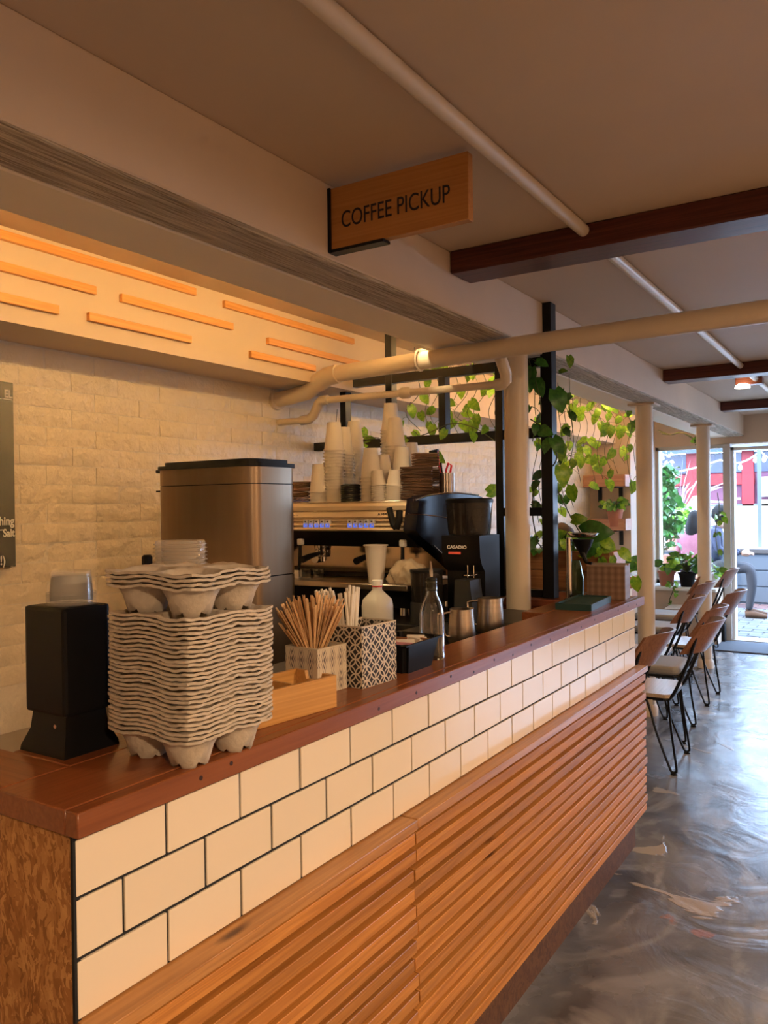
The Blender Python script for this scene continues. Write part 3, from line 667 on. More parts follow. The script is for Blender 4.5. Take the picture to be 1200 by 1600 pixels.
for k in range(16):
    o = bpy.data.objects.new('clear_cover', lm); C.objects.link(o); o.location = (-1.137, 1.067, 1.211+k*0.0072); o.rotation_euler = (0, 0, k*0.4)
    tag(o, 'ribbed clear plastic lid, %s from the bottom of the stack behind the carriers' % ORD[k], 'lid', 'clear lids behind the carriers')

# --- bamboo box
t = thing('bamboo_box', 'low open bamboo box with handle notches, right of the cup carriers', 'box', (-0.99, 1.17, 1.0), math.radians(-7.5))
def L(bm): return bm
W_, LN, HB = 0.10, 0.30, 0.062
x0 = 0.066-W_
obj('front_wall', box(0.058, 0.066, -LN/2-0.05, 0.092, 0, HB, 0.001), BAMBOO, t)
obj('back_wall', box(-0.046, -0.038, -LN/2-0.05, 0.092, 0, HB, 0.001), BAMBOO, t)
sw = [(-0.038, 0), (0.058, 0), (0.058, HB), (0.034, HB), (0.030, HB-0.016), (-0.010, HB-0.016), (-0.014, HB), (-0.038, HB)]
obj('end_wall', prism(B(), sw, 0.084, 0.092, 'Y'), BAMBOO, t, False)
obj('divider', box(-0.038, 0.058, 0.0, 0.006, 0, HB-0.006), BAMBOO, t); obj('end_wall', box(-0.038, 0.058, -LN/2-0.05, -LN/2-0.042, 0, HB), BAMBOO, t); obj('bottom', box(-0.038, 0.058, -LN/2-0.05, 0.085, 0, 0.006), BAMBOO, t)

def uvbox(o, s, z0=0):
    """UVs by the face direction, in cells of size s"""
    me = o.data; uv = me.uv_layers.new(name='UVMap')
    for p in me.polygons:
        n = p.normal
        for li in p.loop_indices:
            c = me.vertices[me.loops[li].vertex_index].co
            u = c.y if abs(n.x) > abs(n.y) else c.x
            uv.data[li].uv = ((u if abs(n.z) < 0.7 else 0)/s[0]+0.5, (c.z-z0)/s[1])
def pot(name, label, loc, rz, w_, d, h, mat_, cell):
    t = thing(name, label, 'container', loc, rz)
    e = 0.006; hw, hd = w_/2, d/2
    for nm, q in (('side', (-hw, hw, -hd, -hd+e)), ('side', (-hw, hw, hd-e, hd)), ('side', (-hw, -hw+e, -hd+e, hd-e)), ('side', (hw-e, hw, -hd+e, hd-e))):
        o = obj(nm, box(q[0], q[1], q[2], q[3], 0, h, 0.0012), mat_, t, False); uvbox(o, cell)
    obj('rim', bx(bx(bx(bx(B(), -hw, hw, -hd, -hd+e, h, h+0.002), -hw, hw, hd-e, hd, h, h+0.002), -hw, -hw+e, -hd+e, hd-e, h, h+0.002), hw-e, hw, -hd+e, hd-e, h, h+0.002), POTIN, t, False)
    obj('bottom', box(-hw+e, hw-e, -hd+e, hd-e, 0, 0.008), POTIN, t)
    return t
pot('stirrer_pot', 'square cream pot with diamond print full of wooden stirrers', (-1.038, 1.352, 1.0), math.radians(-5), 0.092, 0.092, 0.094, PATD, (0.026, 0.047))
pot('straw_pot', 'tall cream pot with black circle print holding white paper straws', (-0.996, 1.463, 1.0), math.radians(-4), 0.098, 0.125, 0.130, PATC, (0.031, 0.031))
# stirrers: flat sticks fanned out of the small pot
sb = box(-0.0031, 0.0031, -0.0008, 0.0007, 0, 0.178, 0.0006); stick = bpy.data.meshes.new('stirrer'); sb.to_mesh(stick); sb.free(); stick.materials.append(STIRW)
k = 0
for i in range(150):
    fx, fy = rnd.uniform(-0.036, 0.036), rnd.uniform(-0.036, 0.036)
    o = bpy.data.objects.new('wooden_stirrer', stick); C.objects.link(o)
    # fan mostly across the view (camera right is about (0.84,-0.54))
    s = rnd.uniform(-1, 1); side = Vector((0.84, 0.54, 0)); dep = Vector((-0.54, 0.84, 0))
    base = Vector((-1.038, 1.352, 1.0))-side*s*0.020+dep*rnd.uniform(-0.025, 0.025)
    side = Vector((0.84, 0.54, 0)); s2 = s*0.62+(-0.12)
    d = (Vector((0, 0, 1))+side*(s*0.62-0.10)+dep*rnd.uniform(-0.2, 0.05)).normalized()
    ln = rnd.uniform(0.93, 1.06)*(0.86 if rnd.random() < 0.25 else 1)
    o.location = base+Vector((0, 0, 0.009+rnd.uniform(0, 0.02))); q = d.to_track_quat('Z', 'Y'); o.rotation_mode = 'QUATERNION'; o.rotation_quaternion = q @ Matrix.Rotation(rnd.uniform(-0.6, 0.6), 4, 'Z').to_quaternion(); o.scale = (1, 1, ln)
    tag(o, 'flat wooden stirrer standing in the diamond print pot', 'stirrer', 'wooden stirrers')
sb = tube(B(), [(0, 0, 0), (0, 0, 0.205)], 0.0034, 8); straw = bpy.data.meshes.new('straw'); sb.to_mesh(straw); sb.free(); straw.materials.append(mat('straw_paper', (0.78, 0.72, 0.62), 0.6)); smooth_on(straw)
for i in range(40):
    g = i < 18
    o = bpy.data.objects.new('paper_straw', straw); C.objects.link(o)
    c = Vector((-1.022, 1.452, 1.01)) if g else Vector((-1.010, 1.440, 1.01))
    side = Vector((0.84, 0.54, 0)); dep = Vector((-0.54, 0.84, 0))
    lean = rnd.uniform(-0.42, -0.22) if g else rnd.uniform(-0.10, 0.14)
    d = (Vector((0, 0, 1))+side*lean+dep*rnd.uniform(0.0, 0.10)).normalized()
    o.location = c+side*rnd.uniform(-0.012, 0.012)+dep*rnd.uniform(-0.012, 0.02); o.rotation_mode = 'QUATERNION'; o.rotation_quaternion = d.to_track_quat('Z', 'Y'); o.scale = (1, 1, rnd.uniform(0.9, 1.0))
    tag(o, 'white wrapped paper straw leaning left out of the circle print pot' if g else 'white paper straw standing upright in the circle print pot', 'straw', 'left leaning straws' if g else 'upright straws')

# --- black bin with sugar packets
t = thing('sugar_bin', 'black plastic tray of sugar packets beside the circle print pot', 'container', (-1.0, 1.66, 1.0))
cs = [(-0.95, 1.572), (-0.950, 1.705), (-1.055, 1.73), (-1.058, 1.60)]; tp = [(-0.940, 1.560), (-0.943, 1.735), (-1.075, 1.75), (-1.075, 1.575)]
def ring(b, pts, z, f=1.0):
    cx = sum(p[0] for p in pts)/4; cy = sum(p[1] for p in pts)/4
    return [b.verts.new((cx+(x-cx)*f, cy+(y-cy)*f, z)) for x, y in pts]
b = B(); rr = [ring(b, cs, 1.0), ring(b, tp, 1.064, 0.97), ring(b, tp, 1.064, 1.02), ring(b, tp, 1.068, 1.02), ring(b, tp, 1.068, 0.945), ring(b, cs, 1.004, 0.94)]
for p, q in zip(rr, rr[1:]):
    for i in range(4): b.faces.new((p[i], p[(i+1) % 4], q[(i+1) % 4], q[i]))
b.faces.new(rr[0][::-1]); b.faces.new(rr[-1]); bmesh.ops.recalc_face_normals(b, faces=b.faces)
be = [e for e in b.edges if abs(e.verts[0].co.z-e.verts[1].co.z) > 0.03]
bmesh.ops.bevel(b, geom=be, offset=0.012, segments=3, affect='EDGES'); obj('tub', b, BLACK, t, True, 35)
pk = [mat('pink_packet', (0.80, 0.38, 0.45), 0.6), mat('white_packet', (0.80, 0.74, 0.66), 0.6), mat('brown_packet', (0.30, 0.14, 0.07), 0.6)]
for i in range(14):
    x, y = -1.025+rnd.uniform(0, 0.05), 1.60+i*0.0085
    j = 0 if i < 4 else (2 if i in (6, 7, 12) else 1)
    o = rebase(obj('sugar_packet', box(x-0.022, x+0.022, y-0.0015, y+0.0015, 1.006, 1.066+rnd.uniform(-0.006, 0.004), 0.0007), pk[j]), (x, y, 1.008)); o.rotation_euler = (rnd.uniform(-0.25, 0.1), 0, rnd.uniform(-0.4, 0.4))
    tag(o, ['pink sugar packet at the left of the black tray', 'white sugar packet in the black tray', 'brown sugar packet in the black tray'][j], 'sugar packet', 'sugar packets')

# --- glass bottle with pourer
t = thing('syrup_bottle', 'clear glass bottle with steel pourer behind the black sugar tray', 'bottle', (-0.993, 1.775, 1.0))
pr = [(0.0001, 0), (0.030, 0), (0.0315, 0.004), (0.0315, 0.105), (0.030, 0.120), (0.0235, 0.142), (0.0155, 0.160), (0.0135, 0.170), (0.0150, 0.172), (0.0150, 0.178), (0.0135, 0.180), (0.0135, 0.190), (0.0150, 0.191), (0.0150, 0.196)]
prin = [(r-0.0022, z) for r, z in pr[::-1] if r > 0.01][:-1]+[(0.029, 0.006), (0.0001, 0.008)]
obj('glass', lathe(B(), pr+prin, (-0.993, 1.775, 1.0), 28, False), GLASS, t)
obj('stopper', lathe(B(), [(0.0122, 0.172), (0.0125, 0.198), (0.014, 0.199), (0.013, 0.203), (0.004, 0.206)], (-0.993, 1.775, 1.0), 16), BLACK, t)
obj('pourer', tube(B(), [(-0.993, 1.775, 1.203), (-0.994, 1.776, 1.22), (-0.998, 1.779, 1.245)], [0.0035, 0.0045, 0.003], 8), CHROME, t)

# --- milk pitchers
def pitcher(label, x, y, rz, s=1.0):
    t = thing('milk_pitcher', label, 'pitcher', (x, y, 0.963), rz)
    pr = [(0.0001, 0), (0.041, 0), (0.043, 0.004), (0.0435, 0.03), (0.0385, 0.085), (0.0375, 0.104), (0.0365, 0.104), (0.0375, 0.085), (0.0425, 0.03), (0.0001, 0.004)]
    b = lathe(B(), [(r*s, z*s) for r, z in pr], (0, 0, 0), 32, False)
    for v in b.verts:
        a = math.atan2(v.co.y, v.co.x)
        if v.co.z > 0.085*s and abs(a) < 0.35: v.co.x += (0.35-abs(a))*0.03*(v.co.z/s-0.085)/0.02
    obj('body', b, STEEL, t, True, 40)
    obj('handle', tube(B(), bez([(-0.037*s, 0, 0.096*s), (-0.058*s, 0, 0.094*s), (-0.070*s, 0, 0.088*s), (-0.068*s, 0, 0.060*s), (-0.060*s, 0, 0.028*s), (-0.043*s, 0, 0.022*s)], 5), 0.0038, 8), CHROME, t)
pitcher('stainless milk pitcher right behind the glass bottle', -1.135, 2.215, math.radians(60), 1.0)
pitcher('stainless milk pitcher farther from the bottle, nearer the cream column', -1.150, 2.455, math.radians(35), 1.08)

# --- milk jug
t = thing('milk_jug', 'translucent plastic milk jug with white cap on the work counter', 'jug', (-1.395, 2.14, 0.955))
b = B(); rows_ = [(0.0, 0.044), (0.004, 0.046), (0.115, 0.046), (0.135, 0.043), (0.152, 0.030), (0.166, 0.016), (0.178, 0.015)]
prev = None
for z, r in rows_:
    n_ = 24; k_ = 0.72 if r > 0.03 else 1.0
    cur = [b.verts.new((-1.395+r*math.copysign(abs(math.cos(a))**k_, math.cos(a)), 2.14+r*math.copysign(abs(math.sin(a))**k_, math.sin(a)), 0.955+z)) for a in [2*PI*i/n_ for i in range(n_)]]
    if prev:
        for i in range(n_): b.faces.new((prev[i], prev[(i+1) % n_], cur[(i+1) % n_], cur[i]))
    prev = cur
b.faces.new(prev); obj('body', b, MILK, t, True, 50)
obj('cap', lathe(B(), [(0.017, 0.180), (0.017, 0.196), (0.015, 0.197)], (-1.395, 2.14, 0.955), 20), WHITEP, t); obj('ring', lathe(B(), [(0.0165, 0.176), (0.0175, 0.176), (0.0175, 0.180), (0.0165, 0.180)], (-1.395, 2.14, 0.955), 20), RED, t)

# --- far end of the bar: drip tray, tissue box, tap tower
t = thing('drip_tray', 'dark green slotted drip tray on the far end of the bar', 'tray', (-1.0, 2.97, 1.0), math.radians(4))
b = box(-0.066, 0.066, -0.155, 0.155, 0.0, 0.003); bx(b, -0.066, -0.060, -0.155, 0.155, 0.003, 0.024); bx(b, 0.060, 0.066, -0.155, 0.155, 0.003, 0.024); bx(b, -0.060, 0.060, -0.155, -0.149, 0.003, 0.024); bx(b, -0.060, 0.060, 0.149, 0.155, 0.003, 0.024)
obj('tray', b, GREENT, t, False)
for i in range(14): obj('grille_bar', box(-0.059, 0.059, -0.142+i*0.0215, -0.132+i*0.0215, 0.014, 0.019, 0.001), GREENT, t)
t = thing('tissue_box', 'brown box cover with a carved tile pattern at the far bar end', 'box', (-0.99, 3.245, 1.0), math.radians(7))
for nm, q in (('side', (-0.075, 0.075, -0.062, -0.056)), ('side', (-0.075, 0.075, 0.056, 0.062)), ('side', (-0.075, -0.069, -0.056, 0.056)), ('side', (0.069, 0.075, -0.056, 0.056))):
    o = obj(nm, box(*q, 0, 0.135, 0.001), PATR, t, False); uvbox(o, (0.026, 0.026))
obj('lid', bx(bx(B(), -0.076, 0.076, -0.063, -0.020, 0.135, 0.140), -0.076, 0.076, 0.020, 0.063, 0.135, 0.140), mat('brown_leatherette', (0.30, 0.20, 0.15), 0.5), t)
t = thing('water_tap', 'chrome water tap tower with black tap and round top behind drip tray', 'tap', (-1.10, 3.09, 1.0))
obj('pole', tube(B(), [(-1.10, 3.09, 1.0), (-1.10, 3.09, 1.252)], 0.0105, 16), CHROME, t)
obj('base_flange', lathe(B(), [(0.022, 0), (0.022, 0.006), (0.011, 0.012)], (-1.10, 3.09, 1.0), 20), CHROME, t)
bb_ = lathe(B(), [(0.0001, 0), (0.045, 0.001), (0.060, 0.012), (0.062, 0.018), (0.058, 0.018), (0.043, 0.006), (0.0001, 0.005)], (0, 0, 0), 28, False)
o = obj('top_dish', bb_, CHROME, t); o.location = (0.048, 0.03, 0.252); o.data.transform(Matrix.Translation(ORIGIN[t]))
obj('tap_body', lathe(B(), [(0.042, 0.245), (0.030, 0.215), (0.018, 0.195), (0.010, 0.175)], (-1.052, 3.12, 1.0), 20), BLACK, t)
obj('lever', tube(B(), bez([(-1.052, 3.11, 1.20), (-1.045, 3.11, 1.175), (-1.035, 3.11, 1.155), (-1.015, 3.11, 1.150)], 4), [0.009]*9+[0.006]*4, 8), BLACK, t)

# ================================================================== STEEL BIN AND ESPRESSO CORNER
t = thing('steel_bin', 'tall brushed steel bin with black lid on the back counter', 'bin', (-1.94, 2.0, 0.652))
def rrect(x0, x1, y0, y1, r, n=6):
    out = []
    for cx, cy, a0 in ((x1-r, y0+r, -90), (x1-r, y1-r, 0), (x0+r, y1-r, 90), (x0+r, y0+r, 180)):
        for k in range(n+1):
            a = math.radians(a0+90*k/n); out.append((cx+r*math.cos(a), cy+r*math.sin(a)))
    return out
XB0, XB1, YB0, YB1 = -2.145, -1.70, 1.90, 2.13
ZB0 = 0.652
obj('lower_body', prism(B(), rrect(XB0, XB1, YB0, YB1, 0.045), ZB0, 1.164), BINSTEEL, t, True, 30)
obj('seam', prism(B(), rrect(XB0+0.003, XB1-0.003, YB0+0.003, YB1-0.003, 0.043), 1.164, 1.168), BLACK, t, True, 30)
obj('upper_body', prism(B(), rrect(XB0, XB1, YB0, YB1, 0.045), 1.168, 1.463), BINSTEEL, t, True, 30)
obj('seam', prism(B(), rrect(XB0+0.003, XB1-0.003, YB0+0.003, YB1-0.003, 0.043), 1.463, 1.466), BLACK, t, True, 30)
obj('collar', prism(B(), rrect(XB0, XB1, YB0, YB1, 0.045), 1.466, 1.519), BINSTEEL, t, True, 30)
obj('lid', prism(B(), rrect(XB0-0.006, XB1+0.006, YB0-0.006, YB1+0.006, 0.048), 1.519, 1.532), BLACK, t, True, 30)
obj('lid_top', prism(B(), rrect(XB0+0.015, XB1-0.015, YB0+0.012, YB1-0.012, 0.04), 1.532, 1.545), BLACK, t, True, 30)
obj('hinge', box(XB0-0.03, XB0-0.004, 1.93, 1.95, 1.512, 1.524, 0.003), BLACK, t); obj('hinge', box(XB0-0.028, XB0+0.001, 1.93, 1.95, 1.446, 1.452, 0.001), BLACK, t)

MX0, MX1, MY0, MY1 = -2.46, -1.565, 2.65, 3.16
t = thing('espresso_machine', 'cream and steel espresso machine with black side panels and blue lit buttons', 'espresso machine', (-2.0, 2.9, 0.955))
CREAMM = mat('cream_metal', (0.80, 0.66, 0.47), 0.25, 0.25)
fas = [(2.66, 1.402), (2.645, 1.400), (2.638, 1.388), (2.64, 1.373), (2.652, 1.370), (2.652, 1.368), (2.642, 1.366), (2.632, 1.345), (2.650, 1.343), (2.650, 1.338), (2.636, 1.336), (2.630, 1.330), (2.648, 1.327), (2.648, 1.322), (2.632, 1.320), (2.622, 1.312), (2.640, 1.309), (2.640, 1.306), (2.618, 1.304), (2.612, 1.296), (2.62, 1.290), (3.12, 1.290), (3.12, 1.402)]
obj('front_fascia', prism(B(), fas, MX0, MX1, 'X'), CREAMM, t, True, 25)
obj('cup_tray', box(MX0, MX1, 2.66, 3.14, 1.402, 1.408, 0.002), STEEL, t)
obj('underside', prism(B(), [(2.64, 1.290), (2.70, 1.225), (3.0, 1.215), (3.0, 1.290)], MX0+0.01, MX1-0.005, 'X'), BLACK, t, False)
obj('splash_panel', box(MX0+0.01, MX1-0.005, 2.93, 2.945, 1.10, 1.22), mat('mirror_steel', (0.60, 0.50, 0.40), 0.12, 1.0, bump=0.1, bscale=4), t)
obj('drip_shelf', box(MX0, MX1+0.03, 2.56, 3.0, 1.068, 1.090, 0.003), STEEL, t)
obj('grate_frame', box(MX0+0.04, MX1-0.04, 2.80, 2.925, 1.090, 1.110, 0.003), BLACK, t)
obj('lower_body', box(MX0+0.02, MX1-0.01, 2.66, 3.1, 0.99, 1.068), BLACK, t)
for x in (MX0+0.08, MX1-0.08):
    for y in (2.72, 3.05): obj('foot', lathe(B(), [(0.022, 0), (0.018, 0.035)], (x, y, 0.955), 14), CHROME, t)
sp_ = [(2.585, 1.296), (2.615, 1.412), (2.66, 1.425), (2.85, 1.438), (3.05, 1.438), (3.16, 1.42), (3.17, 1.30), (3.17, 1.12), (2.93, 1.12), (2.87, 1.152), (2.70, 1.235), (2.62, 1.272)]
obj('side_panel', prism(B(), sp_, MX1, MX1+0.055, 'X'), GLOSSB, t, True, 20)
obj('side_panel', prism(B(), sp_, MX0-0.03, MX0, 'X'), GLOSSB, t, True, 20)
obj('panel_trim', tube(B(), bez([(MX1+0.056, 2.58, 1.408), (MX1+0.056, 2.70, 1.428), (MX1+0.056, 2.9, 1.438), (MX1+0.056, 3.12, 1.43)], 5), 0.004, 6), CHROME, t)
obj('panel_trim', tube(B(), [(MX1+0.056, 2.535, 1.358), (MX1+0.056, 2.60, 1.357), (MX1+0.056, 2.78, 1.343), (MX1+0.056, 2.90, 1.330)], 0.0025, 6), CHROME, t)
obj('panel_trim', tube(B(), [(MX1+0.056, 2.72, 1.232), (MX1+0.056, 2.86, 1.16), (MX1+0.056, 2.92, 1.13)], 0.0025, 6), CHROME, t)
for gx in (496.5, 565.5, 428):
    for k in range(5):
        a = at(gx-17.2+k*8.6, 813.5, Y=2.632)
        f = obj('button', box(a.x-0.0115, a.x+0.0115, 2.622, 2.635, 1.300, 1.336, 0.001), WHITEP, t)
        obj('button_light', box(a.x-0.0095, a.x+0.0095, 2.6205, 2.624, 1.303, 1.320, 0.0006), BLUEB, f)
        obj('button_mark', box(a.x-0.004, a.x+0.004, 2.6210, 2.624, 1.325, 1.330, 0.0004), INK, f)
        obj('button_mark', box(a.x+0.0005, a.x+0.0075, 2.6198, 2.622, 1.311, 1.318, 0.0004), WHITEP, f)
a = at(600, 804, Y=2.636); text('badge', 'APPIA', (a.x, 2.6355, a.z-0.006), FACE_MY, 0.018, INK, t, 0.0004, 'CENTER', 0.0004, 1.3)
a = at(466, 806, Y=2.636); text('badge', 'NELLI', (a.x, 2.6355, a.z-0.006), FACE_MY, 0.014, INK, t, 0.0004, 'RIGHT', 0.0002, 1.2)
# steam lever, group heads, steam wands
a = at(617, 812, Y=2.60)
obj('steam_lever', tube(B(), [(a.x-0.028, 2.605, a.z+0.045), (a.x-0.008, 2.60, a.z-0.02), (a.x+0.004, 2.60, a.z-0.03)], 0.0125, 10), BLACK, t)
obj('steam_lever', tube(B(), [(a.x+0.018, 2.605, a.z+0.035), (a.x+0.020, 2.60, a.z+0.0), (a.x+0.006, 2.60, a.z-0.034)], 0.0135, 10), BLACK, t)
for px in (500, 582):
    a = at(px, 850, Y=2.74)
    g = obj('group_head', lathe(B(), [(0.033, 0.0), (0.036, 0.01), (0.036, 0.034), (0.028, 0.05)], (a.x, 2.76, 1.205), 20), CHROME, t)
    obj('portafilter', lathe(B(), [(0.030, -0.03), (0.034, -0.02), (0.034, 0.0)], (a.x, 2.76, 1.205), 20), CHROME, g)
    obj('portafilter_handle', tube(B(), [(a.x, 2.73, 1.19), (a.x+0.01, 2.66, 1.183), (a.x+0.014, 2.60, 1.172)], [0.008, 0.012, 0.014], 10), BLACK, g)
    obj('spout', tube(B(), [(a.x, 2.76, 1.175), (a.x, 2.76, 1.155)], 0.010, 8), CHROME, g)
for px in (469, 629):
    a = at(px, 842, Y=2.66)
    g = obj('wand_joint', box(a.x-0.012, a.x+0.012, 2.65, 2.675, 1.228, 1.256, 0.004), WHITEP, t)
    obj('steam_wand', tube(B(), [(a.x, 2.66, 1.23), (a.x+0.002, 2.655, 1.17), (a.x-0.002, 2.65, 1.12)], [0.007, 0.0085, 0.004], 8), BLACK, g)
obj('pressure_gauge', tube(B(), [(at(492, 882, Y=2.9).x, 2.925, 1.155), (at(492, 882, Y=2.9).x, 2.90, 1.155)], 0.021, 20), CHROME, t)
# things on the machine's drip shelf
def glass_(name, label, px, r, h, y=2.62):
    a = at(px, 900, Y=y); t = bpy.data.objects.new(name, cup_mesh(name, r*0.9, r, h, GLASS, 0.0, 20, 0.0015, False)); C.objects.link(t); t.location = (a.x, y, 1.090); tag(t, label, 'glass')
glass_('shot_glass', 'small shot glass on the machine shelf beside the steel bin', 478, 0.024, 0.042)
glass_('shot_glass', 'small shot glass on the machine shelf, right one of the pair', 498, 0.024, 0.042)
a = at(462, 898, Y=2.65); tag(rebase(obj('note_block', box(a.x-0.03, a.x+0.022, 2.64, 2.66, 1.090, 1.123, 0.002), WHITEP), (a.x, 2.65, 1.09)), 'small white block on the machine shelf next to the steel bin', 'note block')
big = cup_mesh('paper_cup', 0.030, 0.044, 0.145, CUPM, inv=False)
a = at(588, 915, Y=2.62); o = bpy.data.objects.new('paper_cup', big); C.objects.link(o); o.location = (a.x, 2.62, 1.090); tag(o, 'tall white paper cup standing upright under the coffee spout', 'cup')
# crumpled cloth: a draped lump with folds
b = B(); bmesh.ops.create_icosphere(b, subdivisions=4, radius=1.0)
cc = Vector((at(640, 900, Y=2.64).x, 2.64, 1.0905))
for v in b.verts:
    p = v.co.copy(); a = math.atan2(p.y, p.x)
    r = 1+0.13*math.sin(a*9+p.z*3.5+2*noise.noise(p*1.5))+0.20*noise.noise(p*2.3)+0.08*noise.noise(p*6)
    z = max(p.z, -0.35)
    v.co = Vector((p.x*0.088*r, p.y*0.055*r, (z+0.35)*0.068*(1+0.12*noise.noise(p*3)-0.25*max(0, p.x))))
    v.co += cc
tag(rebase(obj('bar_cloth', b, CLOTH, None, True, 180), cc), 'crumpled beige stained bar cloth heaped at the right of the machine shelf', 'cloth')

# --- grinder
GX, GY = -1.365, 2.74
t = thing('coffee_grinder', 'black coffee grinder with dark bean hopper in front of the column', 'grinder', (GX, GY, 0.955))
obj('hopper', lathe(B(), [(0.078, 1.275), (0.082, 1.30), (0.088, 1.395)], (GX, GY, 0), 32), DARKGL, t)
obj('beans', lathe(B(), [(0.0001, 1.277), (0.076, 1.277), (0.083, 1.372), (0.05, 1.384), (0.0001, 1.388)], (GX, GY, 0), 28, False), mat('coffee_beans', (0.022, 0.011, 0.007), 0.5, bump=1.0, bscale=140, dist=0.006), t)
obj('hopper_lid', lathe(B(), [(0.091, 1.395), (0.091, 1.408), (0.084, 1.413), (0.0001, 1.415)], (GX, GY, 0), 32, False), BLACK, t)
gb = [(2.655, 1.274), (2.66, 1.195), (2.675, 1.165), (2.70, 1.14), (2.70, 0.975), (2.62, 0.97), (2.62, 0.957), (2.83, 0.957), (2.83, 1.274)]
obj('body', prism(B(), gb, GX-0.075, GX+0.082, 'X'), mat('grinder_black', (0.012, 0.011, 0.011), 0.4, spec=0.15), t, True, 25)
obj('fork', tube(B(), bez([(GX+0.02, 2.695, 1.135), (GX+0.02, 2.64, 1.13), (GX+0.045, 2.63, 1.13), (GX+0.065, 2.64, 1.13), (GX+0.065, 2.695, 1.135)], 4), 0.003, 6), CHROME, t)
obj('fork', tube(B(), [(GX+0.03, 2.66, 1.165), (GX+0.03, 2.66, 1.12)], 0.002, 6), CHROME, t); obj('fork', tube(B(), [(GX+0.055, 2.66, 1.165), (GX+0.055, 2.66, 1.12)], 0.002, 6), CHROME, t)
obj('foot_cover', prism(B(), [(GX+0.0, 0.957), (GX+0.085, 0.957), (GX+0.068, 1.115), (GX+0.008, 1.115)], 2.60, 2.69, 'Y'), mat('grinder_grey', (0.028, 0.028, 0.028), 0.45, spec=0.2), t, True, 25)
text('lettering', 'CASADIO', (GX-0.052, 2.6545, 1.226), FACE_MY, 0.0165, WHITEP, t, 0.0004, 'LEFT', 0.0003, 1.15)
obj('display', box(GX-0.045, GX+0.005, 2.652, 2.657, 1.205, 1.214, 0.001), mat('red_display', (0.45, 0.06, 0.03), 0.3, emit=0.5), t)
t = thing('dosing_canister', 'round dark grinds canister between espresso machine and grinder', 'canister', (-1.475, 2.60, 0.955))
obj('jar', lathe(B(), [(0.058, 0.075), (0.060, 0.078), (0.060, 0.185)], (-1.475, 2.60, 0.955), 28), DARKGL, t)
obj('base', lathe(B(), [(0.062, 0.0), (0.062, 0.07), (0.058, 0.078)], (-1.475, 2.60, 0.955), 28), mat('canister_base', (0.025, 0.024, 0.024), 0.4, spec=0.2), t)
obj('lid', lathe(B(), [(0.062, 0.185), (0.062, 0.195), (0.0001, 0.197)], (-1.475, 2.60, 0.955), 28, False), BLACK, t)
tag(rebase(obj('tamper', tube(B(), [(-1.40, 2.50, 0.957), (-1.40, 2.50, 0.975), (-1.40, 2.50, 0.98), (-1.385, 2.485, 1.04)], [0.028, 0.028, 0.01, 0.013], 16), CHROME), (-1.4, 2.5, 0.957)), 'small chrome coffee tamper leaning between canister and pitchers', 'tamper')

tag(rebase(obj('card_reader', box(-2.05, -1.93, 1.25, 1.33, 0.652, 0.70, 0.006), BLACK), (-1.99, 1.29, 0.652)), 'small black box lying on the grey back counter by the lid dispenser', 'box')
# --- paper cups on the machine
ZT = 1.408
cupL = cup_mesh('paper_cup', 0.029, 0.043, 0.118, CUPM); cupM = cup_mesh('paper_cup', 0.028, 0.041, 0.095, CUPM); cupS = cup_mesh('paper_cup', 0.023, 0.031, 0.060, CUPM)
def stack(px, y, top_py, me, h, pitch, lab, tilt=0.0, z0=None):
    z0 = ZT if z0 is None else z0
    ztop = at(px, top_py, Y=y).z; x = at(px, 770, Y=y).x
    n_ = max(1, int(round((ztop-z0-h)/pitch))+1)
    for k in range(n_):
        o = bpy.data.objects.new('paper_cup', me); C.objects.link(o); o.location = (x+k*pitch*tilt+rnd.uniform(-0.0008, 0.0008), y+rnd.uniform(-0.0008, 0.0008), z0+k*pitch)
        o.rotation_euler = (0, math.atan(tilt), 0)
        tag(o, '%s, %s from the bottom' % (lab, ORD[k]) if n_ > 1 else lab, 'paper cup', lab.replace('white paper cup', 'cups'))
stack(499.5, 2.74, 723, cupL, 0.121, 0.0136, 'white paper cup in the short stack nearest the steel bin')
stack(523, 2.77, 662, cupL, 0.121, 0.0136, 'white paper cup in the tall stack second from the steel bin')
stack(538, 2.86, 668, cupL, 0.121, 0.0136, 'white paper cup in the stack just behind the tall second stack')
stack(555, 3.00, 657, cupL, 0.121, 0.0136, 'white paper cup in the tall stack above the black lid pile')
stack(580, 2.74, 700, cupL, 0.121, 0.0136, 'white paper cup in the stack right of the black lid pile')
stack(612, 3.02, 630, cupL, 0.121, 0.0136, 'white paper cup in the tallest stack at the back')
stack(619, 2.90, 655, cupL, 0.121, 0.0136, 'white paper cup in the stack in front of the tallest one')
stack(600, 2.80, 712, cupS, 0.063, 0.0075, 'small white paper cup in the stack before the tallest pair')
stack(594, 2.70, 735, cupS, 0.063, 0.0075, 'small white cup in the low leaning pile right of middle', -0.12)
stack(629, 2.83, 700, cupM, 0.098, 0.0095, 'white medium cup in the stack beside the brown sleeves')
stack(614, 2.71, 735, cupS, 0.063, 0.0075, 'small white cup in the low leaning pile nearest the sleeves', 0.10)
stack(643, 3.05, 690, cupL, 0.121, 0.0136, 'white paper cup in the stack behind the brown sleeves')
for k in range(9):
    x = at(548, 770, Y=2.70).x
    o = rebase(obj('black_cover', lathe(B(), [(0.0405, 0), (0.0415, 0.003), (0.040, 0.006), (0.034, 0.0085), (0.0001, 0.0085)], (x, 2.70, ZT+k*0.0078), 24, False), BLACK), (x, 2.70, ZT+k*0.0078))
    tag(o, 'black coffee cup lid, %s from the bottom of the pile among paper cups' % ORD[k], 'lid', 'black lids on the machine')
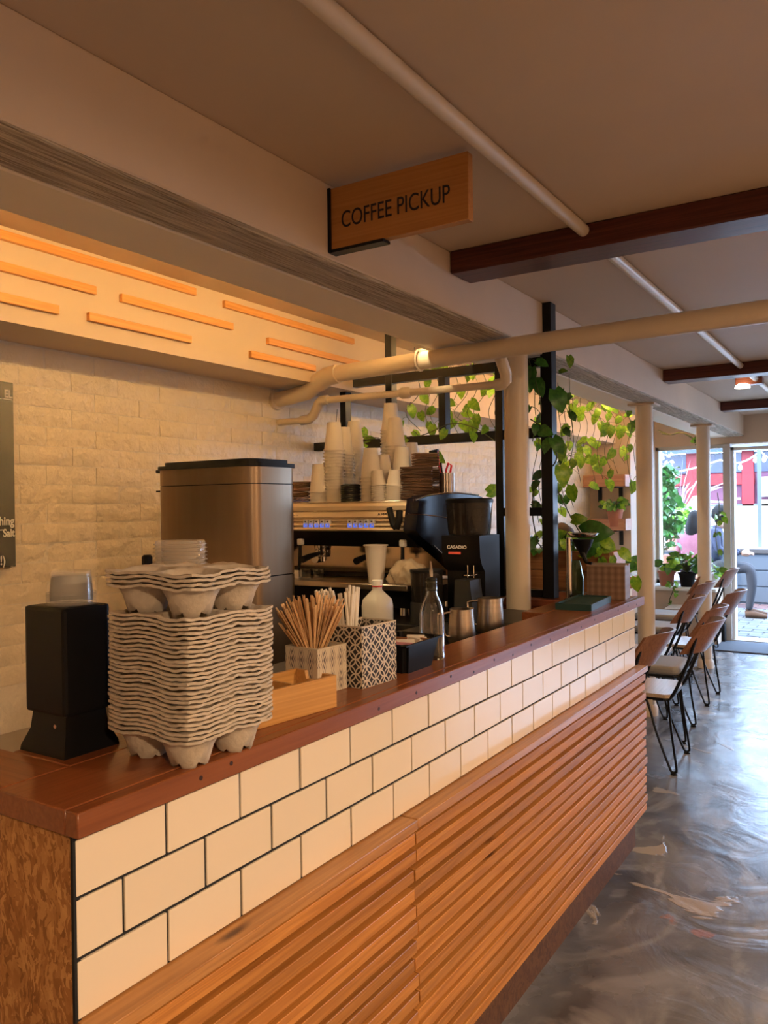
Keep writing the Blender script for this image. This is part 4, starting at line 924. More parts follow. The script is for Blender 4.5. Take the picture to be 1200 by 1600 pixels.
def sleeve(px, y, z, rz, tx=0.0, w_=0.13, lab='', nm='cup_sleeve'):
    x = at(px, 770, Y=y).x
    b = prism(B(), [(-w_/2, -0.028), (-w_/4, -0.034), (0, -0.036), (w_/4, -0.034), (w_/2, -0.028), (w_/2-0.008, 0.030), (w_/4, 0.024), (0, 0.022), (-w_/4, 0.024), (-w_/2+0.008, 0.030)], 0, 0.0042)
    o = obj(nm, b, SLEEVE, None, False); o.location = (x, y, z); o.rotation_euler = (rnd.uniform(-0.02, 0.02)+tx, rnd.uniform(-0.03, 0.03), rz+rnd.uniform(-0.12, 0.12)); tag(o, lab % ORD[k], 'cup sleeve', 'brown cup sleeves')
for k in range(17): sleeve(470, 2.80, ZT+0.001+k*0.0055, 0.2, 0, 0.11, 'brown cup sleeve, %s from the bottom of the pile beside the steel bin')
for k in range(24): sleeve(652, 2.76, ZT+0.001+k*0.0056, 0.35, 0.0, 0.13, 'brown cup sleeve, %s from the bottom of the big pile right of the cups')
for k in range(9): sleeve(667, 2.86, ZT+0.06+k*0.0062+0.08, 0.3, 0.12, 0.11, 'tilted brown cup sleeve, %s from the bottom of the top heap')
for k in range(24): sleeve(668, 2.87, ZT+0.001+k*0.0056, 0.3, 0.0, 0.11, 'brown cup sleeve, %s from the bottom of the rear pile under the tilted heap')
t = thing('utensil_canister', 'ribbed steel canister holding red handled tools beside brown sleeves', 'canister', (at(698, 760, Y=2.92).x, 2.92, 1.438))
cx = ORIGIN[t].x
b = B(); nn = 40; pv = None
for z in (1.438, 1.52):
    cur = [b.verts.new((cx+(0.030+0.0016*(i % 2))*math.cos(2*PI*i/nn), 2.92+(0.030+0.0016*(i % 2))*math.sin(2*PI*i/nn), z)) for i in range(nn)]
    if pv:
        for i in range(nn): b.faces.new((pv[i], pv[(i+1) % nn], cur[(i+1) % nn], cur[i]))
    else: b.faces.new(cur[::-1])
    pv = cur
obj('canister_wall', b, STEEL, t, False)
a = at(683, 705, Y=2.92); c_ = at(692, 735, Y=2.92)
x_ = thing('hand_whisk', 'red handled tool with black head standing in the steel canister', 'tool', (cx, 2.92, 1.45))
obj('handle', tube(B(), [(cx-0.005, 2.92, 1.45), (c_.x-0.015, 2.92, c_.z), (a.x, 2.92, a.z)], 0.005, 8), RED, x_)
obj('head', tube(B(), [(a.x+0.004, 2.92, a.z), (a.x-0.036, 2.92, a.z-0.002)], [0.010, 0.006], 10), BLACK, x_)
o = rebase(obj('scissors', tube(B(), [(cx+0.01, 2.915, 1.46), (cx+0.0, 2.915, 1.53), (cx+0.012, 2.915, 1.56), (cx+0.026, 2.915, 1.55), (cx+0.02, 2.915, 1.52)], 0.0045, 8), RED), (cx, 2.915, 1.46)); tag(o, 'red handled scissors standing in the steel canister', 'scissors')
o = rebase(obj('brush', tube(B(), [(cx-0.02, 2.93, 1.46), (cx-0.032, 2.93, 1.565)], 0.0045, 8), BLACK), (cx, 2.93, 1.46)); tag(o, 'thin black brush handle standing in the steel canister', 'brush')

# ================================================================== CHAIRS AND TABLES
def curved_back(bm, w_, h, z0, rad=0.30, th=0.012, y_half=None):
    """bent plywood back: convex towards +X, spans Y"""
    n_ = 12; cols = []
    for i in range(n_+1):
        u = -1+2*i/n_; y = u*w_/2; x = -(y*y)/(2*rad)*1.8
        cols.append([bm.verts.new((x+dx+tz*0.10, y, z0+tz*h*(1-0.10*abs(u)**4 if tz else 1))) for dx, tz in ((0, 0), (th, 0), (th, 1), (0, 1))])
    for a, b in zip(cols, cols[1:]):
        for k in range(4): bm.faces.new((a[k], a[(k+1) % 4], b[(k+1) % 4], b[k]))
    bm.faces.new(cols[0][::-1]); bm.faces.new(cols[-1]); bmesh.ops.recalc_face_normals(bm, faces=bm.faces); return bm
def make_chair(label, cushion, loc, rz):
    """chair facing -X in its own frame, origin on the floor under the seat centre"""
    t = thing('dining_chair', label, 'chair', (0, 0, 0))
    if cushion: obj('seat', prism(B(), rrect(-0.20, 0.19, -0.19, 0.19, 0.06), 0.382, 0.432), CUSH, t, True, 60); bv = t.children[0]; md = bv.modifiers.new('bevel', 'BEVEL'); md.width = 0.018; md.segments = 3
    else: obj('seat', prism(B(), rrect(-0.20, 0.19, -0.19, 0.19, 0.03), 0.383, 0.402), SEATW, t, True, 30)
    obj('seat_frame', tube(B(), [(x, y, 0.375) for x, y in rrect(-0.19, 0.185, -0.18, 0.18, 0.03, 3)]+[(0.155, -0.18, 0.375)], 0.008, 8), BLACKM, t)
    obj('backrest', curved_back(B(), 0.35, 0.170, 0.612), CHAIRW, t, True, 40).location.x = 0.325
    for s in (-1, 1):
        obj('back_rod', tube(B(), bez([(0.10, s*0.172, 0.37), (0.165, s*0.172, 0.375), (0.205, s*0.168, 0.41), (0.268, s*0.16, 0.56), (0.312, s*0.150, 0.70)], 5), 0.0085, 8), BLACKM, t)
    obj('back_rod', tube(B(), bez([(0.312, -0.150, 0.70), (0.340, -0.08, 0.703), (0.350, 0, 0.704), (0.340, 0.08, 0.703), (0.312, 0.150, 0.70)], 5), 0.0075, 8), BLACKM, t)
    for sx in (-1, 1):
        for sy in (-1, 1):
            fx, fy = sx*0.205+0.0, sy*0.20
            l_ = obj('leg', tube(B(), bez([(sx*0.05, sy*0.178, 0.370), (sx*0.075, sy*0.18, 0.35), (sx*0.12, sy*0.19, 0.20), (fx-sx*0.022, fy, 0.035), (fx-sx*0.008, fy, 0.013), (fx+sx*0.008, fy, 0.014), (fx+sx*0.012, fy, 0.04), (sx*0.195, sy*0.19, 0.20), (sx*0.178, sy*0.18, 0.370)], 5), 0.0062, 8), BLACKM, t)
            obj('leg_foot', lathe(B(), [(0.017, 0), (0.017, 0.006), (0.009, 0.012)], (fx, fy, 0), 12), BLACKM, l_)
    t.location = loc; t.rotation_euler = (0, 0, rz)
    return t
cw = make_chair('wooden seated hairpin chair nearest the viewer, beside the bar corner', False, (-1.18, 4.415, 0), 0.05)
cq = make_chair('grey cushioned hairpin chair second from the bar corner', True, (-1.26, 4.99, 0), 0.06)
dup(cw, (-1.47, 5.47, 0), 0.05, 'wooden seated chair at the table behind the grey cushioned pair')
dup(cq, (-1.60, 6.50, 0), 0.0, 'dark seated cushioned chair before the window table').children[0]
dup(cq, (-1.74, 7.22, 0), 0.06, 'grey cushioned chair closest to the window bench')
dup(cw, (-1.30, 5.97, 0), 0.0, 'wooden seated chair in the aisle beside the farthest column')
dup(cw, (-1.64, 7.88, 0), 0.05, 'chair with brown curved back by the door post')
dup(cw, (-1.32, 3.93, 0), 0.0, 'chair with only its pale edged back showing behind the bar end')
dup(cq, (-2.20, 6.45, 0), PI, 'grey stool-like chair seat seen left of the middle column')
def table(label, x, y, r=0.34, zt=0.745, m=None):
    t = thing('cafe_table', label, 'table', (x, y, 0))
    obj('tabletop', prism(B(), rrect(x-r, x+r, y-r, y+r, 0.05), zt-0.025, zt), m or WHITEC, t, True, 30)
    obj('pedestal', tube(B(), [(x, y, 0.02), (x, y, zt-0.025)], 0.025, 14), BLACKM, t)
    obj('base', lathe(B(), [(0.20, 0), (0.20, 0.012), (0.03, 0.03)], (x, y, 0), 24), BLACKM, t)
TABM = mat('white_tabletop', (0.72, 0.76, 0.76), 0.18)
table('white cafe table between the middle column and the window bench', -2.21, 7.25, 0.235, 0.745, TABM)
table('white cafe table hidden behind the far end of the bar', -1.98, 5.28, 0.22, 0.745, TABM)

# ================================================================== PLANTS
def leaf_mesh(m, n_=5):
    b = B(); half = [(0.0, 0.0), (0.16, 0.26), (0.34, 0.36), (0.62, 0.30), (0.84, 0.16), (1.0, 0.0)]
    mid = [b.verts.new((x if i else 0.06, 0, 0.10*math.sin(x*PI)-0.16*x*x)) for i, (x, y) in enumerate(half)]
    for s in (-1, 1):
        ed = [b.verts.new((x-(0.06 if i == 1 else 0), s*y, 0.06*math.sin(x*PI)-0.16*x*x+abs(y)*0.28)) for i, (x, y) in enumerate(half) if 0 < i < 5]
        lb = b.verts.new((-0.05, s*0.17, 0.05))
        ch = [lb]+ed
        fs = [(mid[0], ch[0], ch[1]), (mid[0], ch[1], mid[1]), (mid[1], ch[1], ch[2], mid[2]), (mid[2], ch[2], ch[3], mid[3]), (mid[3], ch[3], ch[4], mid[4]), (mid[4], ch[4], mid[5])]
        for f in fs: b.faces.new(f if s > 0 else f[::-1])
    me = bpy.data.meshes.new('leaf'); bmesh.ops.recalc_face_normals(b, faces=b.faces); b.to_mesh(me); b.free(); me.materials.append(m)
    for p in me.polygons: p.use_smooth = True
    return me
LM = leaf_mesh(LEAF); LD = leaf_mesh(LEAFD)
def add_leaf(parent, p, size, d=None, me=None, local=True):
    """hanging leaf: tip direction d, blade turned roughly to the room"""
    o = bpy.data.objects.new('leaf', me or LM); C.objects.link(o)
    if d is None: d = Vector((rnd.uniform(-0.7, 0.7), rnd.uniform(-0.5, 0.3), rnd.uniform(-1.2, -0.1)))
    d = Vector(d).normalized(); nrm = Vector((rnd.uniform(-0.1, 0.9), -1+rnd.uniform(0, 0.5), rnd.uniform(-0.2, 0.6)))
    y = nrm.cross(d).normalized(); z = d.cross(y)
    M = Matrix((d, y, z)).transposed().to_4x4(); o.rotation_euler = M.to_euler(); o.scale = (size,)*3
    if parent: o.parent = parent; o.location = Vector(p)-ORIGIN.get(parent, Vector())
    else: o.location = p
    return o
def vine(label, pts, n_leaf, size=(0.05, 0.085), me=None, r=0.0022, spread=0.04, stemm=None, grp=None, lmin=0.0, joined=False, nm='pothos_vine'):
    P_ = bez(pts, 8); t = thing(nm, label, 'vine', tuple(pts[0]), 0, grp)
    b = tube(B(), P_, r, 5)
    js = B()
    for k in range(n_leaf):
        i = int(rnd.uniform(lmin, 1)*(len(P_)-1)); p = P_[i]; off = Vector((rnd.uniform(-1, 1), rnd.uniform(-1, 1)*0.6, rnd.uniform(-0.6, 0.8)))*spread
        q = p+off; tube(b, [p, (p+q)/2+Vector((0, 0, 0.008)), q], r*0.7, 4)
        s = rnd.uniform(*size); m_ = me or LM
        if not joined: add_leaf(t, q, s, None, m_)
        else:
            o = add_leaf(None, q, s, None, m_); k0 = len(js.verts); js.from_mesh(m_); js.verts.ensure_lookup_table()
            M = Matrix.LocRotScale(o.location, o.rotation_euler, o.scale)
            for v in js.verts[k0:]: v.co = M @ v.co
            bpy.data.objects.remove(o)
    obj('stem', b, stemm or STEM, t)
    if joined: o = obj('foliage', js, me or LM and LEAF if me is None else (LEAFD if me is LD else LEAF), t); o['kind'] = 'stuff'
    else: js.free()
    return t
def pw(*q): return [at(px, py, Y=y) for px, py, y in q]
v = vine('pothos vine hanging over the top of the black frame beside the column', pw((826, 562, 3.24), (838, 600, 3.2), (846, 640, 3.22), (838, 660, 3.22), (832, 690, 3.24)), 2, (0.05, 0.07), LD)
add_leaf(v, at(832, 572, Y=3.2), 0.085, (-0.1, 0, -1), LD); add_leaf(v, at(824, 575, Y=3.18), 0.075, (-0.4, 0, -1), LD); add_leaf(v, at(842, 592, Y=3.22), 0.08, (0.15, 0, -1), LD)
v = vine('dark pothos vine looped across the right post of the black frame', pw((829, 655, 3.22), (848, 668, 3.2), (862, 690, 3.2), (870, 715, 3.2), (858, 735, 3.3), (838, 752, 3.35), (832, 800, 3.35), (840, 850, 3.35)), 9, (0.05, 0.09), LD, 0.003)
add_leaf(v, at(872, 690, Y=3.25), 0.085, (0.2, 0, -1), LM); add_leaf(v, at(874, 726, Y=3.24), 0.10, (0.25, 0, -1), LM); add_leaf(v, at(866, 607, Y=3.2), 0.11, (0.35, 0, -1), LD); add_leaf(v, at(872, 608, Y=3.3), 0.05, (0.1, 0, -1), LM)
add_leaf(v, at(888, 555, Y=3.2), 0.055, (0.2, 0, -1), LM); add_leaf(v, at(873, 582, Y=3.3), 0.04, (0.6, 0, 0.1), LM)
v = vine('pothos vine trailing down over the drip tray and the tissue box', pw((868, 760, 3.45), (888, 800, 3.45), (905, 830, 3.45), (925, 860, 3.5), (950, 882, 3.55), (968, 905, 3.6), (978, 925, 3.65)), 3, (0.05, 0.06), LM, 0.0026)
for (px, py, s, d, m_) in ((893, 757, 0.08, (0.1, 0, -1), LM), (892, 812, 0.075, (0.9, 0, 0.05), LM), (906, 832, 0.15, (1.0, -0.1, 0.02), LD), (940, 842, 0.075, (0.8, 0, -0.6), LM), (938, 856, 0.06, (0.8, 0, -0.1), LM), (932, 862, 0.07, (-0.9, 0, -0.2), LD), (968, 858, 0.07, (0.6, 0, -0.6), LM), (956, 868, 0.05, (0.1, 0, -1), LM), (993, 900, 0.07, (0.1, 0, -1), LM), (878, 842, 0.05, (0.3, 0, -1), LM)):
    add_leaf(v, at(px, py, Y=3.42), s, d, m_)
vine('pothos vine running along the middle rail of the black frame', pw((520, 690, 3.3), (560, 700, 3.3), (610, 690, 3.3), (660, 680, 3.26), (705, 662, 3.25), (740, 668, 3.25), (775, 690, 3.25)), 6, (0.05, 0.075), LM, 0.0024)
v = vine('pothos leaves drooping near the tall paper cup stacks', pw((527, 640, 3.34), (525, 670, 3.3), (530, 690, 3.28), (560, 683, 3.26), (592, 684, 3.26)), 1, (0.05, 0.06), LM, 0.002)
add_leaf(v, at(566, 668, Y=3.27), 0.062, (0.35, 0, -1), LM); add_leaf(v, at(568, 690, Y=3.27), 0.07, (1, 0, 0.2), LM); add_leaf(v, at(600, 698, Y=3.27), 0.05, (0.3, 0, -1), LM); add_leaf(v, at(680, 705, Y=3.26), 0.075, (0.7, 0, -0.9), LM); add_leaf(v, at(760, 770, Y=3.3), 0.09, (1, 0, 0.2), LM)
# bright green curtain seen through the frame
for k in range(10):
    x = 648+k*15; y = 3.75+0.1*(k % 3)
    vine('bright green pothos vine behind the frame, %s from the left' % ORD[k], [Vector((at(x, 575, Y=y).x, y, CEIL))]+pw((x, 575, y), (x+8, 610+rnd.uniform(-6, 6), y), (x-4+rnd.uniform(-10, 10), 645, y), (x+10, 672+rnd.uniform(-12, 12), y)), 5, (0.06, 0.09), LM, 0.0018, 0.05, None, 'vines behind the black frame')
for k in range(7):
    px = 836+k*9; y = 3.9+0.2*(k % 3)
    vine('pothos vine right of the frame post, %s from the post' % ORD[k], [Vector((at(px, 640, Y=y).x, y, 2.035)), at(px, 610, Y=y)]+pw((px, 640, y), (px+6, 690, y), (px-4, 750, y), (px+6, 800+rnd.uniform(-10, 20), y)), 6, (0.035, 0.07), LM if k % 3 else LD, 0.0018, 0.06, None, 'vines right of the frame post')
for k in range(10):
    px = 892+k*11.5; y = 5.6+0.35*(k % 4); e = 745+rnd.uniform(-35, 25) if k < 10 else 800
    vine('light green pothos vine before the wall shelves, %s from the left' % ORD[k], [Vector((at(px-8, 632, Y=y).x, y, CEIL))]+pw((px-8, 632+rnd.uniform(-4, 8), y), (px+3, 665, y), (px-5, 705, y), (px+4, e, y)), 8, (0.06, 0.11), LM, 0.0022, 0.10, None, 'vines before the wall shelves')
for k in range(3):
    vine(['thin pothos vine trailing along the window lintel, uppermost', 'thin pothos vine trailing along the window lintel, middle one', 'thin pothos vine trailing along the window lintel, lowest'][k], pw((1028+k*3, 672+3*k, 7.9), (1048, 679, 7.9), (1065, 676, 7.9), (1080+k*4, 682+k*4, 7.9), (1086, 690+k*3, 7.9)), 1, (0.07, 0.10), LM, 0.004, 0.05, None, 'vines on the lintel')
vine('pothos vine climbing the window frame beside the farthest column', pw((1121, 770, 8.3), (1124, 800, 8.3), (1118, 830, 8.3), (1123, 870, 8.3)), 7, (0.05, 0.09), LM, 0.005, 0.04)

def bushy(label, c, rad, n_, size, me, pot=None, nm='potted_plant', droop=0.2, individual=True):
    t = thing(nm, label, 'plant', tuple(c))
    c = Vector(c); b = B()
    for k in range(n_):
        a = rnd.uniform(0, 2*PI); e = rnd.uniform(0.1, 1)**0.6; h = rnd.uniform(0, 1)
        p = c+Vector((math.cos(a)*rad*e, math.sin(a)*rad*e, (0.25+0.9*h*(1-0.5*e))*rad))
        tube(b, [c, (c+p)/2+Vector((0, 0, rad*0.2)), p], 0.0018, 4)
        add_leaf(t, p, rnd.uniform(*size), (math.cos(a), math.sin(a)*0.7, rnd.uniform(-0.9, 0.4)), me if rnd.random() < 0.75 else (LD if me is LM else LM))
    obj('stem', b, STEM, t)
    if pot:
        r, h, m_ = pot
        obj('pot', lathe(B(), [(r*0.72, -h), (r*0.95, -0.02), (r*1.05, -0.02), (r*1.05, 0.0), (r*0.9, 0.0), (r*0.85, -0.015), (0.0001, -0.015)], tuple(c), 20, True), m_, t)
    return t
# planter trough behind the frame
t = thing('planter_trough', 'long knotty pine planter trough behind the black frame', 'planter', (-1.4, 3.6, 0.985))
for i in range(2):
    obj('plank', box(-2.2, -1.075, 3.535, 3.555, 0.99+i*0.092, 1.080+i*0.092, 0.002), PLANTERW, t)
obj('end_board', box(-1.075, -1.055, 3.535, 3.72, 0.99, 1.172, 0.002), PINKW, t); obj('end_board', box(-2.22, -2.20, 3.535, 3.72, 0.99, 1.172, 0.002), PINKW, t)
obj('plank', box(-2.2, -1.075, 3.70, 3.72, 0.99, 1.172, 0.002), PLANTERW, t); obj('soil', box(-2.2, -1.075, 3.555, 3.70, 0.99, 1.15), SOIL, t)
struct('wall_planter_shelf', box(XW, -1.05, 3.53, 3.80, 0.93, 0.985), WHITEP)
for i, px in enumerate((836, 852, 905)):
    c = at(px, 868, Y=3.62); bushy('pothos plant growing from the pine trough, %s' % ['nearest the column', 'between column and frame post', 'behind the water tap'][i], (c.x, 3.62, 1.15), 0.09, 12, (0.05, 0.09), LM if i % 2 else LD, None, 'pothos_plant')
# wall shelves on the pier
for i, (z, lb) in enumerate(((1.60, 'upper cedar planter shelf fixed on the pale pier by the window'), (1.19, 'lower cedar planter shelf fixed on the pale pier by the window'))):
    t = thing('wall_shelf', lb, 'shelf', (-2.31, 7.57, z))
    obj('front_board', box(-2.50, -2.13, 7.46, 7.48, z-0.055, z+0.055, 0.002), PINKW, t); obj('base_board', box(-2.50, -2.13, 7.48, 7.665, z-0.055, z-0.035), PINKW, t)
    obj('end_board', box(-2.13, -2.11, 7.46, 7.665, z-0.055, z+0.055, 0.002), PINKW, t); obj('end_board', box(-2.52, -2.50, 7.46, 7.665, z-0.055, z+0.055, 0.002), PINKW, t)
    for x in (-2.41, -2.21): obj('bracket', bx(box(x-0.018, x+0.018, 7.655, 7.668, z-0.20, z-0.055), x-0.018, x+0.018, 7.47, 7.66, z-0.066, z-0.056), BLACKM, t, False)
bushy('variegated plant in a terracotta pot on the lower wall shelf', (-2.22, 7.50, 1.33), 0.10, 42, (0.05, 0.08), LD, (0.075, 0.16, TERRA))
# slatted crates and plants by the wall
t = thing('slatted_crate', 'slatted cedar crate with plants left of the middle column', 'crate', (-1.80, 5.9, 0.75))
for k in range(4): obj('slat', box(-1.98, -1.60, 5.74, 5.757, 0.70+k*0.042, 0.73+k*0.042, 0.002), PINKW, t)
obj('end_board', box(-1.61, -1.59, 5.757, 6.0, 0.70, 0.86, 0.002), PINKW, t); obj('bottom_board', box(-1.98, -1.60, 5.757, 6.0, 0.70, 0.715), PINKW, t)
t2 = thing('side_table', 'low side table under the slatted crate', 'table', (-1.8, 5.9, 0)); obj('tabletop', box(-2.1, -1.57, 5.70, 6.1, 0.67, 0.70, 0.003), PINKW, t2)
for x in (-2.07, -1.60):
    for y in (5.73, 6.07): obj('leg', box(x-0.02, x+0.02, y-0.02, y+0.02, 0, 0.67), PINKW, t2)
bushy('leafy green plant in the slatted crate left of the middle column', (-1.74, 5.88, 0.85), 0.17, 46, (0.06, 0.10), LD, None)
# bench plants by the window
bushy('big bright pothos in a dark pot on the window bench', (-1.76, 8.36, 0.69), 0.19, 110, (0.05, 0.10), LM, (0.085, 0.14, BLACK))
bushy('leggy plant in a terracotta pot beside the middle column', (-1.96, 8.36, 0.70), 0.10, 10, (0.08, 0.12), LD, (0.085, 0.15, TERRA))
vine('pothos vine trailing down the front of the window bench', pw((1048, 905, 8.2), (1052, 920, 8.15), (1046, 940, 8.15), (1056, 950, 8.12), (1066, 957, 8.12)), 9, (0.05, 0.08), LM, 0.004, 0.06)
bushy('small potted plant on the bench behind the farthest column', (-1.52, 8.4, 0.67), 0.08, 26, (0.06, 0.10), LM, (0.07, 0.12, WHITEC))
t = thing('pillar_candle_jar', 'green glass vase behind the chrome water tap', 'vase', (-1.14, 3.27, 0.985))
obj('glass', lathe(B(), [(0.0001, 0), (0.035, 0), (0.038, 0.09), (0.026, 0.15), (0.020, 0.165), (0.018, 0.165), (0.024, 0.15), (0.036, 0.09), (0.033, 0.004), (0.0001, 0.004)], (-1.14, 3.27, 0.985), 24, False), mat('green_glass', (0.35, 0.50, 0.30), 0.05, trans=0.9), t)
t.name = 'glass_vase'
t = thing('floor_speaker', 'black box on the floor against the door post', 'box', (-1.5, 8.48, 0)); obj('cabinet', box(-1.575, -1.46, 8.43, 8.54, 0.0, 0.17, 0.005), BLACK, t); obj('side_plate', box(-1.455, -1.43, 8.44, 8.53, 0.0, 0.18, 0.004), BLACK, t)
tag(rebase(obj('door_mat', box(-1.55, 0.2, 7.95, 8.55, 0, 0.012, 0.004), mat('mat_fibre', (0.10, 0.11, 0.13), 0.95, bump=0.6, bscale=120)), (-0.7, 8.2, 0)), 'flat dark grey door mat inside the front door', 'mat')

# ================================================================== OUTSIDE
struct('patio_ground', box(-12, 12, 8.75, 30, -0.15, -0.012), SOIL)
pv = thing('patio_paving', 'pale square stone pavers laid outside the door', 'paving', (-1, 10, 0)); pv['kind'] = 'structure'
del pv['category']; del pv['label']
pb = [box(0, 0.235, 0, 0.16, -0.02, 0.0, 0.006)]; pme = bpy.data.meshes.new('paver'); pb[0].to_mesh(pme); pme.materials.append(PAVER); rme = bpy.data.meshes.new('brick'); pb[0].to_mesh(rme); rme.materials.append(PAVR); pb[0].free()
for j in range(18):
    y = 8.82+j*0.170
    for i in range(15):
        x = -2.9+i*0.245+(0.12 if j % 2 else 0)
        o = bpy.data.objects.new('paver', pme if j < 15 else rme); C.objects.link(o); o.parent = pv; o.location = Vector((x+rnd.uniform(-0.003, 0.003), y, rnd.uniform(-0.003, 0.002)))-ORIGIN[pv]; o.rotation_euler = (0, 0, rnd.uniform(-0.015, 0.015))
gw = B(); bx(gw, -6, 6, 11.9, 12.15, -0.02, 0.68); gwo = struct('wall_patio', gw, BLUEW)
for k in range(3): obj('board', box(-6, 6, 11.885, 11.9, 0.02+k*0.22, 0.225+k*0.22, 0.004), BLUEW, gwo)
obj('coping', box(-6, 6, 11.86, 12.2, 0.68, 0.745, 0.008), mat('coping_stone', (0.07, 0.06, 0.055), 0.8), gwo)
fn = thing('white_fence', 'tall white board fence and planter wall across the patio', 'fence', (-2, 13.0, 0.7))
for k in range(34): obj('board', box(-6+k*0.36, -5.65+k*0.36, 13.0, 13.03, 0.7, 1.29, 0.004), WHITEC, fn)
obj('top_rail', box(-6, 6.2, 12.97, 13.06, 1.29, 1.32, 0.004), WHITEC, fn); obj('bottom_wall', box(-6, 6.2, 12.2, 13.0, 0.0, 0.70), WHITEC, fn)
obj('handrail', box(-1.55, 6.2, 12.9, 12.96, 0.86, 0.93, 0.006), PINKW, fn)
# shop across the street
sh = thing('red_shopfront', 'red painted shopfront with dark windows under a blue-grey roof', 'building', (-3, 17, 0))
obj('siding', box(-9, 4, 17.0, 17.2, 0.3, 2.0), mat('mauve_siding', (0.13, 0.04, 0.07), 0.7), sh)
for x in (-4.35, -3.45, -2.42, -1.6): obj('pilaster', box(x-0.11, x+0.11, 16.9, 17.0, 0.6, 2.40, 0.01), REDP, sh)
obj('fascia', box(-9, -2.3, 16.93, 17.0, 1.72, 1.95, 0.01), REDP, sh)
for x0, x1 in ((-4.24, -3.56), (-3.34, -2.53), (-5.3, -4.46), (-2.31, -1.71), (-1.49, -0.6)): obj('window', box(x0, x1, 16.96, 16.99, 1.97, 2.36), SHOPD, sh)
for k in range(3): obj('sill_board', box(-9, 4, 16.9, 17.0, 0.95+k*0.14, 1.07+k*0.14, 0.01), mat('grey_board', (0.09, 0.10, 0.11), 0.7), sh)
rf_ = prism(B(), [(16.7, 2.36), (16.7, 2.44), (18.6, 3.55), (18.6, 3.45)], -9, 4, 'X'); obj('roof', rf_, ROOFM, sh, False)
obj('chimney', box(-3.6, -3.3, 17.6, 17.9, 2.9, 3.6), mat('chimney_brick', (0.45, 0.25, 0.24), 0.8), sh)
obj('white_sign', box(-2.25, -1.80, 16.90, 16.93, 1.48, 1.86, 0.01), WHITEC, sh); obj('white_sign', box(-2.25, -1.80, 16.90, 16.93, 1.20, 1.42, 0.01), WHITEC, sh)
text('lettering', 'L', (-2.62, 16.88, 1.44), FACE_MY, 0.26, WHITEC, sh, 0.003, 'CENTER', 0.01)
sl = thing('string_lights', 'string of festoon bulbs hung across the patio', 'string lights', (-2.5, 12.5, 2.0))
for a_, b_ in (((-3.6, 12.5, 1.87), (-2.15, 12.5, 2.00)), ((-2.15, 12.5, 2.00), (-1.62, 12.5, 2.10)), ((-1.62, 12.5, 2.10), (-1.25, 12.5, 2.02)), ((-1.25, 12.5, 2.02), (0.6, 12.5, 2.1))):
    a_, b_ = Vector(a_), Vector(b_); n_ = 8; q = [a_.lerp(b_, i/n_)-Vector((0, 0, 0.10*math.sin(PI*i/n_))) for i in range(n_+1)]
    obj('cord', tube(B(), q, 0.011, 5), WHITEP, sl)
    for i in range(1, 9, 3): obj('bulb', lathe(B(), [(0.012, 0), (0.016, -0.03), (0.032, -0.07), (0.022, -0.10), (0.001, -0.112)], tuple(q[i]), 10), WHITEC, sl)
tag(rebase(obj('light_pole', box(-1.66, -1.61, 12.45, 12.5, 0.745, 2.12), BLUEW), (-1.63, 12.47, 0.745)), 'pale blue post carrying the string lights', 'post')
def pt(label, c, rad, h, n_, m, trunk=True, nm='patio_shrub', size=(0.07, 0.14)):
    t = thing(nm, label, 'shrub', tuple(c)); b = B(); me = LD if m is LEAFD else LM
    for k in range(n_):
        a = rnd.uniform(0, 2*PI); e = rnd.uniform(0, 1)**0.5; p = Vector(c)+Vector((math.cos(a)*rad*e, math.sin(a)*rad*e, rnd.uniform(0.1, 1)*h))
        k0 = len(b.verts); b.from_mesh(me); b.verts.ensure_lookup_table(); s = rnd.uniform(*size)
        M = Matrix.LocRotScale(p, Euler((rnd.uniform(0, 6), rnd.uniform(-1, 1), rnd.uniform(0, 6))), (s, s, s))
        for v in b.verts[k0:]: v.co = M @ v.co
    o = obj('foliage', b, m, t); o['kind'] = 'stuff'
    obj('trunk', tube(B(), [c, Vector(c)+Vector((0.02, 0, h*0.7))], 0.02, 6), STEM, t)
    obj('pot', lathe(B(), [(0.13, -0.25), (0.17, 0.0), (0.15, 0.0), (0.0001, -0.02)], tuple(c), 16, True), TERRA, t)
    return t
pt('tall dense ivy shrub left of the window view outside', (-2.53, 10.6, 0.72), 0.20, 1.15, 480, LEAFD)
pt('pale flowering shrub in the patio planter', (-2.58, 11.62, 0.98), 0.18, 0.35, 150, LEAF, size=(0.05, 0.1))
pt('low green bush beside the seated woman outside', (-2.30, 11.64, 0.80), 0.16, 0.32, 130, LEAFD)
pt('tall silvery tree above the ivy outside', (-2.86, 11.66, 1.5), 0.24, 0.8, 260, mat('silver_leaf', (0.55, 0.60, 0.62), 0.7), nm='patio_tree', size=(0.04, 0.08))
tag(rebase(obj('planter_box', box(-3.1, -2.33, 10.38, 10.82, 0, 0.47, 0.01), WHITEC), (-2.8, 10.6, 0)), 'white rendered planter box under the ivy outside', 'planter')
tag(rebase(obj('planter_box', box(-3.1, -2.10, 11.42, 11.84, 0, 0.55, 0.01), WHITEC), (-2.7, 11.4, 0)), 'white rendered planter box under the flowering shrub outside', 'planter')
sk = thing('spiky_grass', 'spiky cordyline with long pale blades outside the window', 'plant', (-2.56, 11.70, 1.2))
b = B()
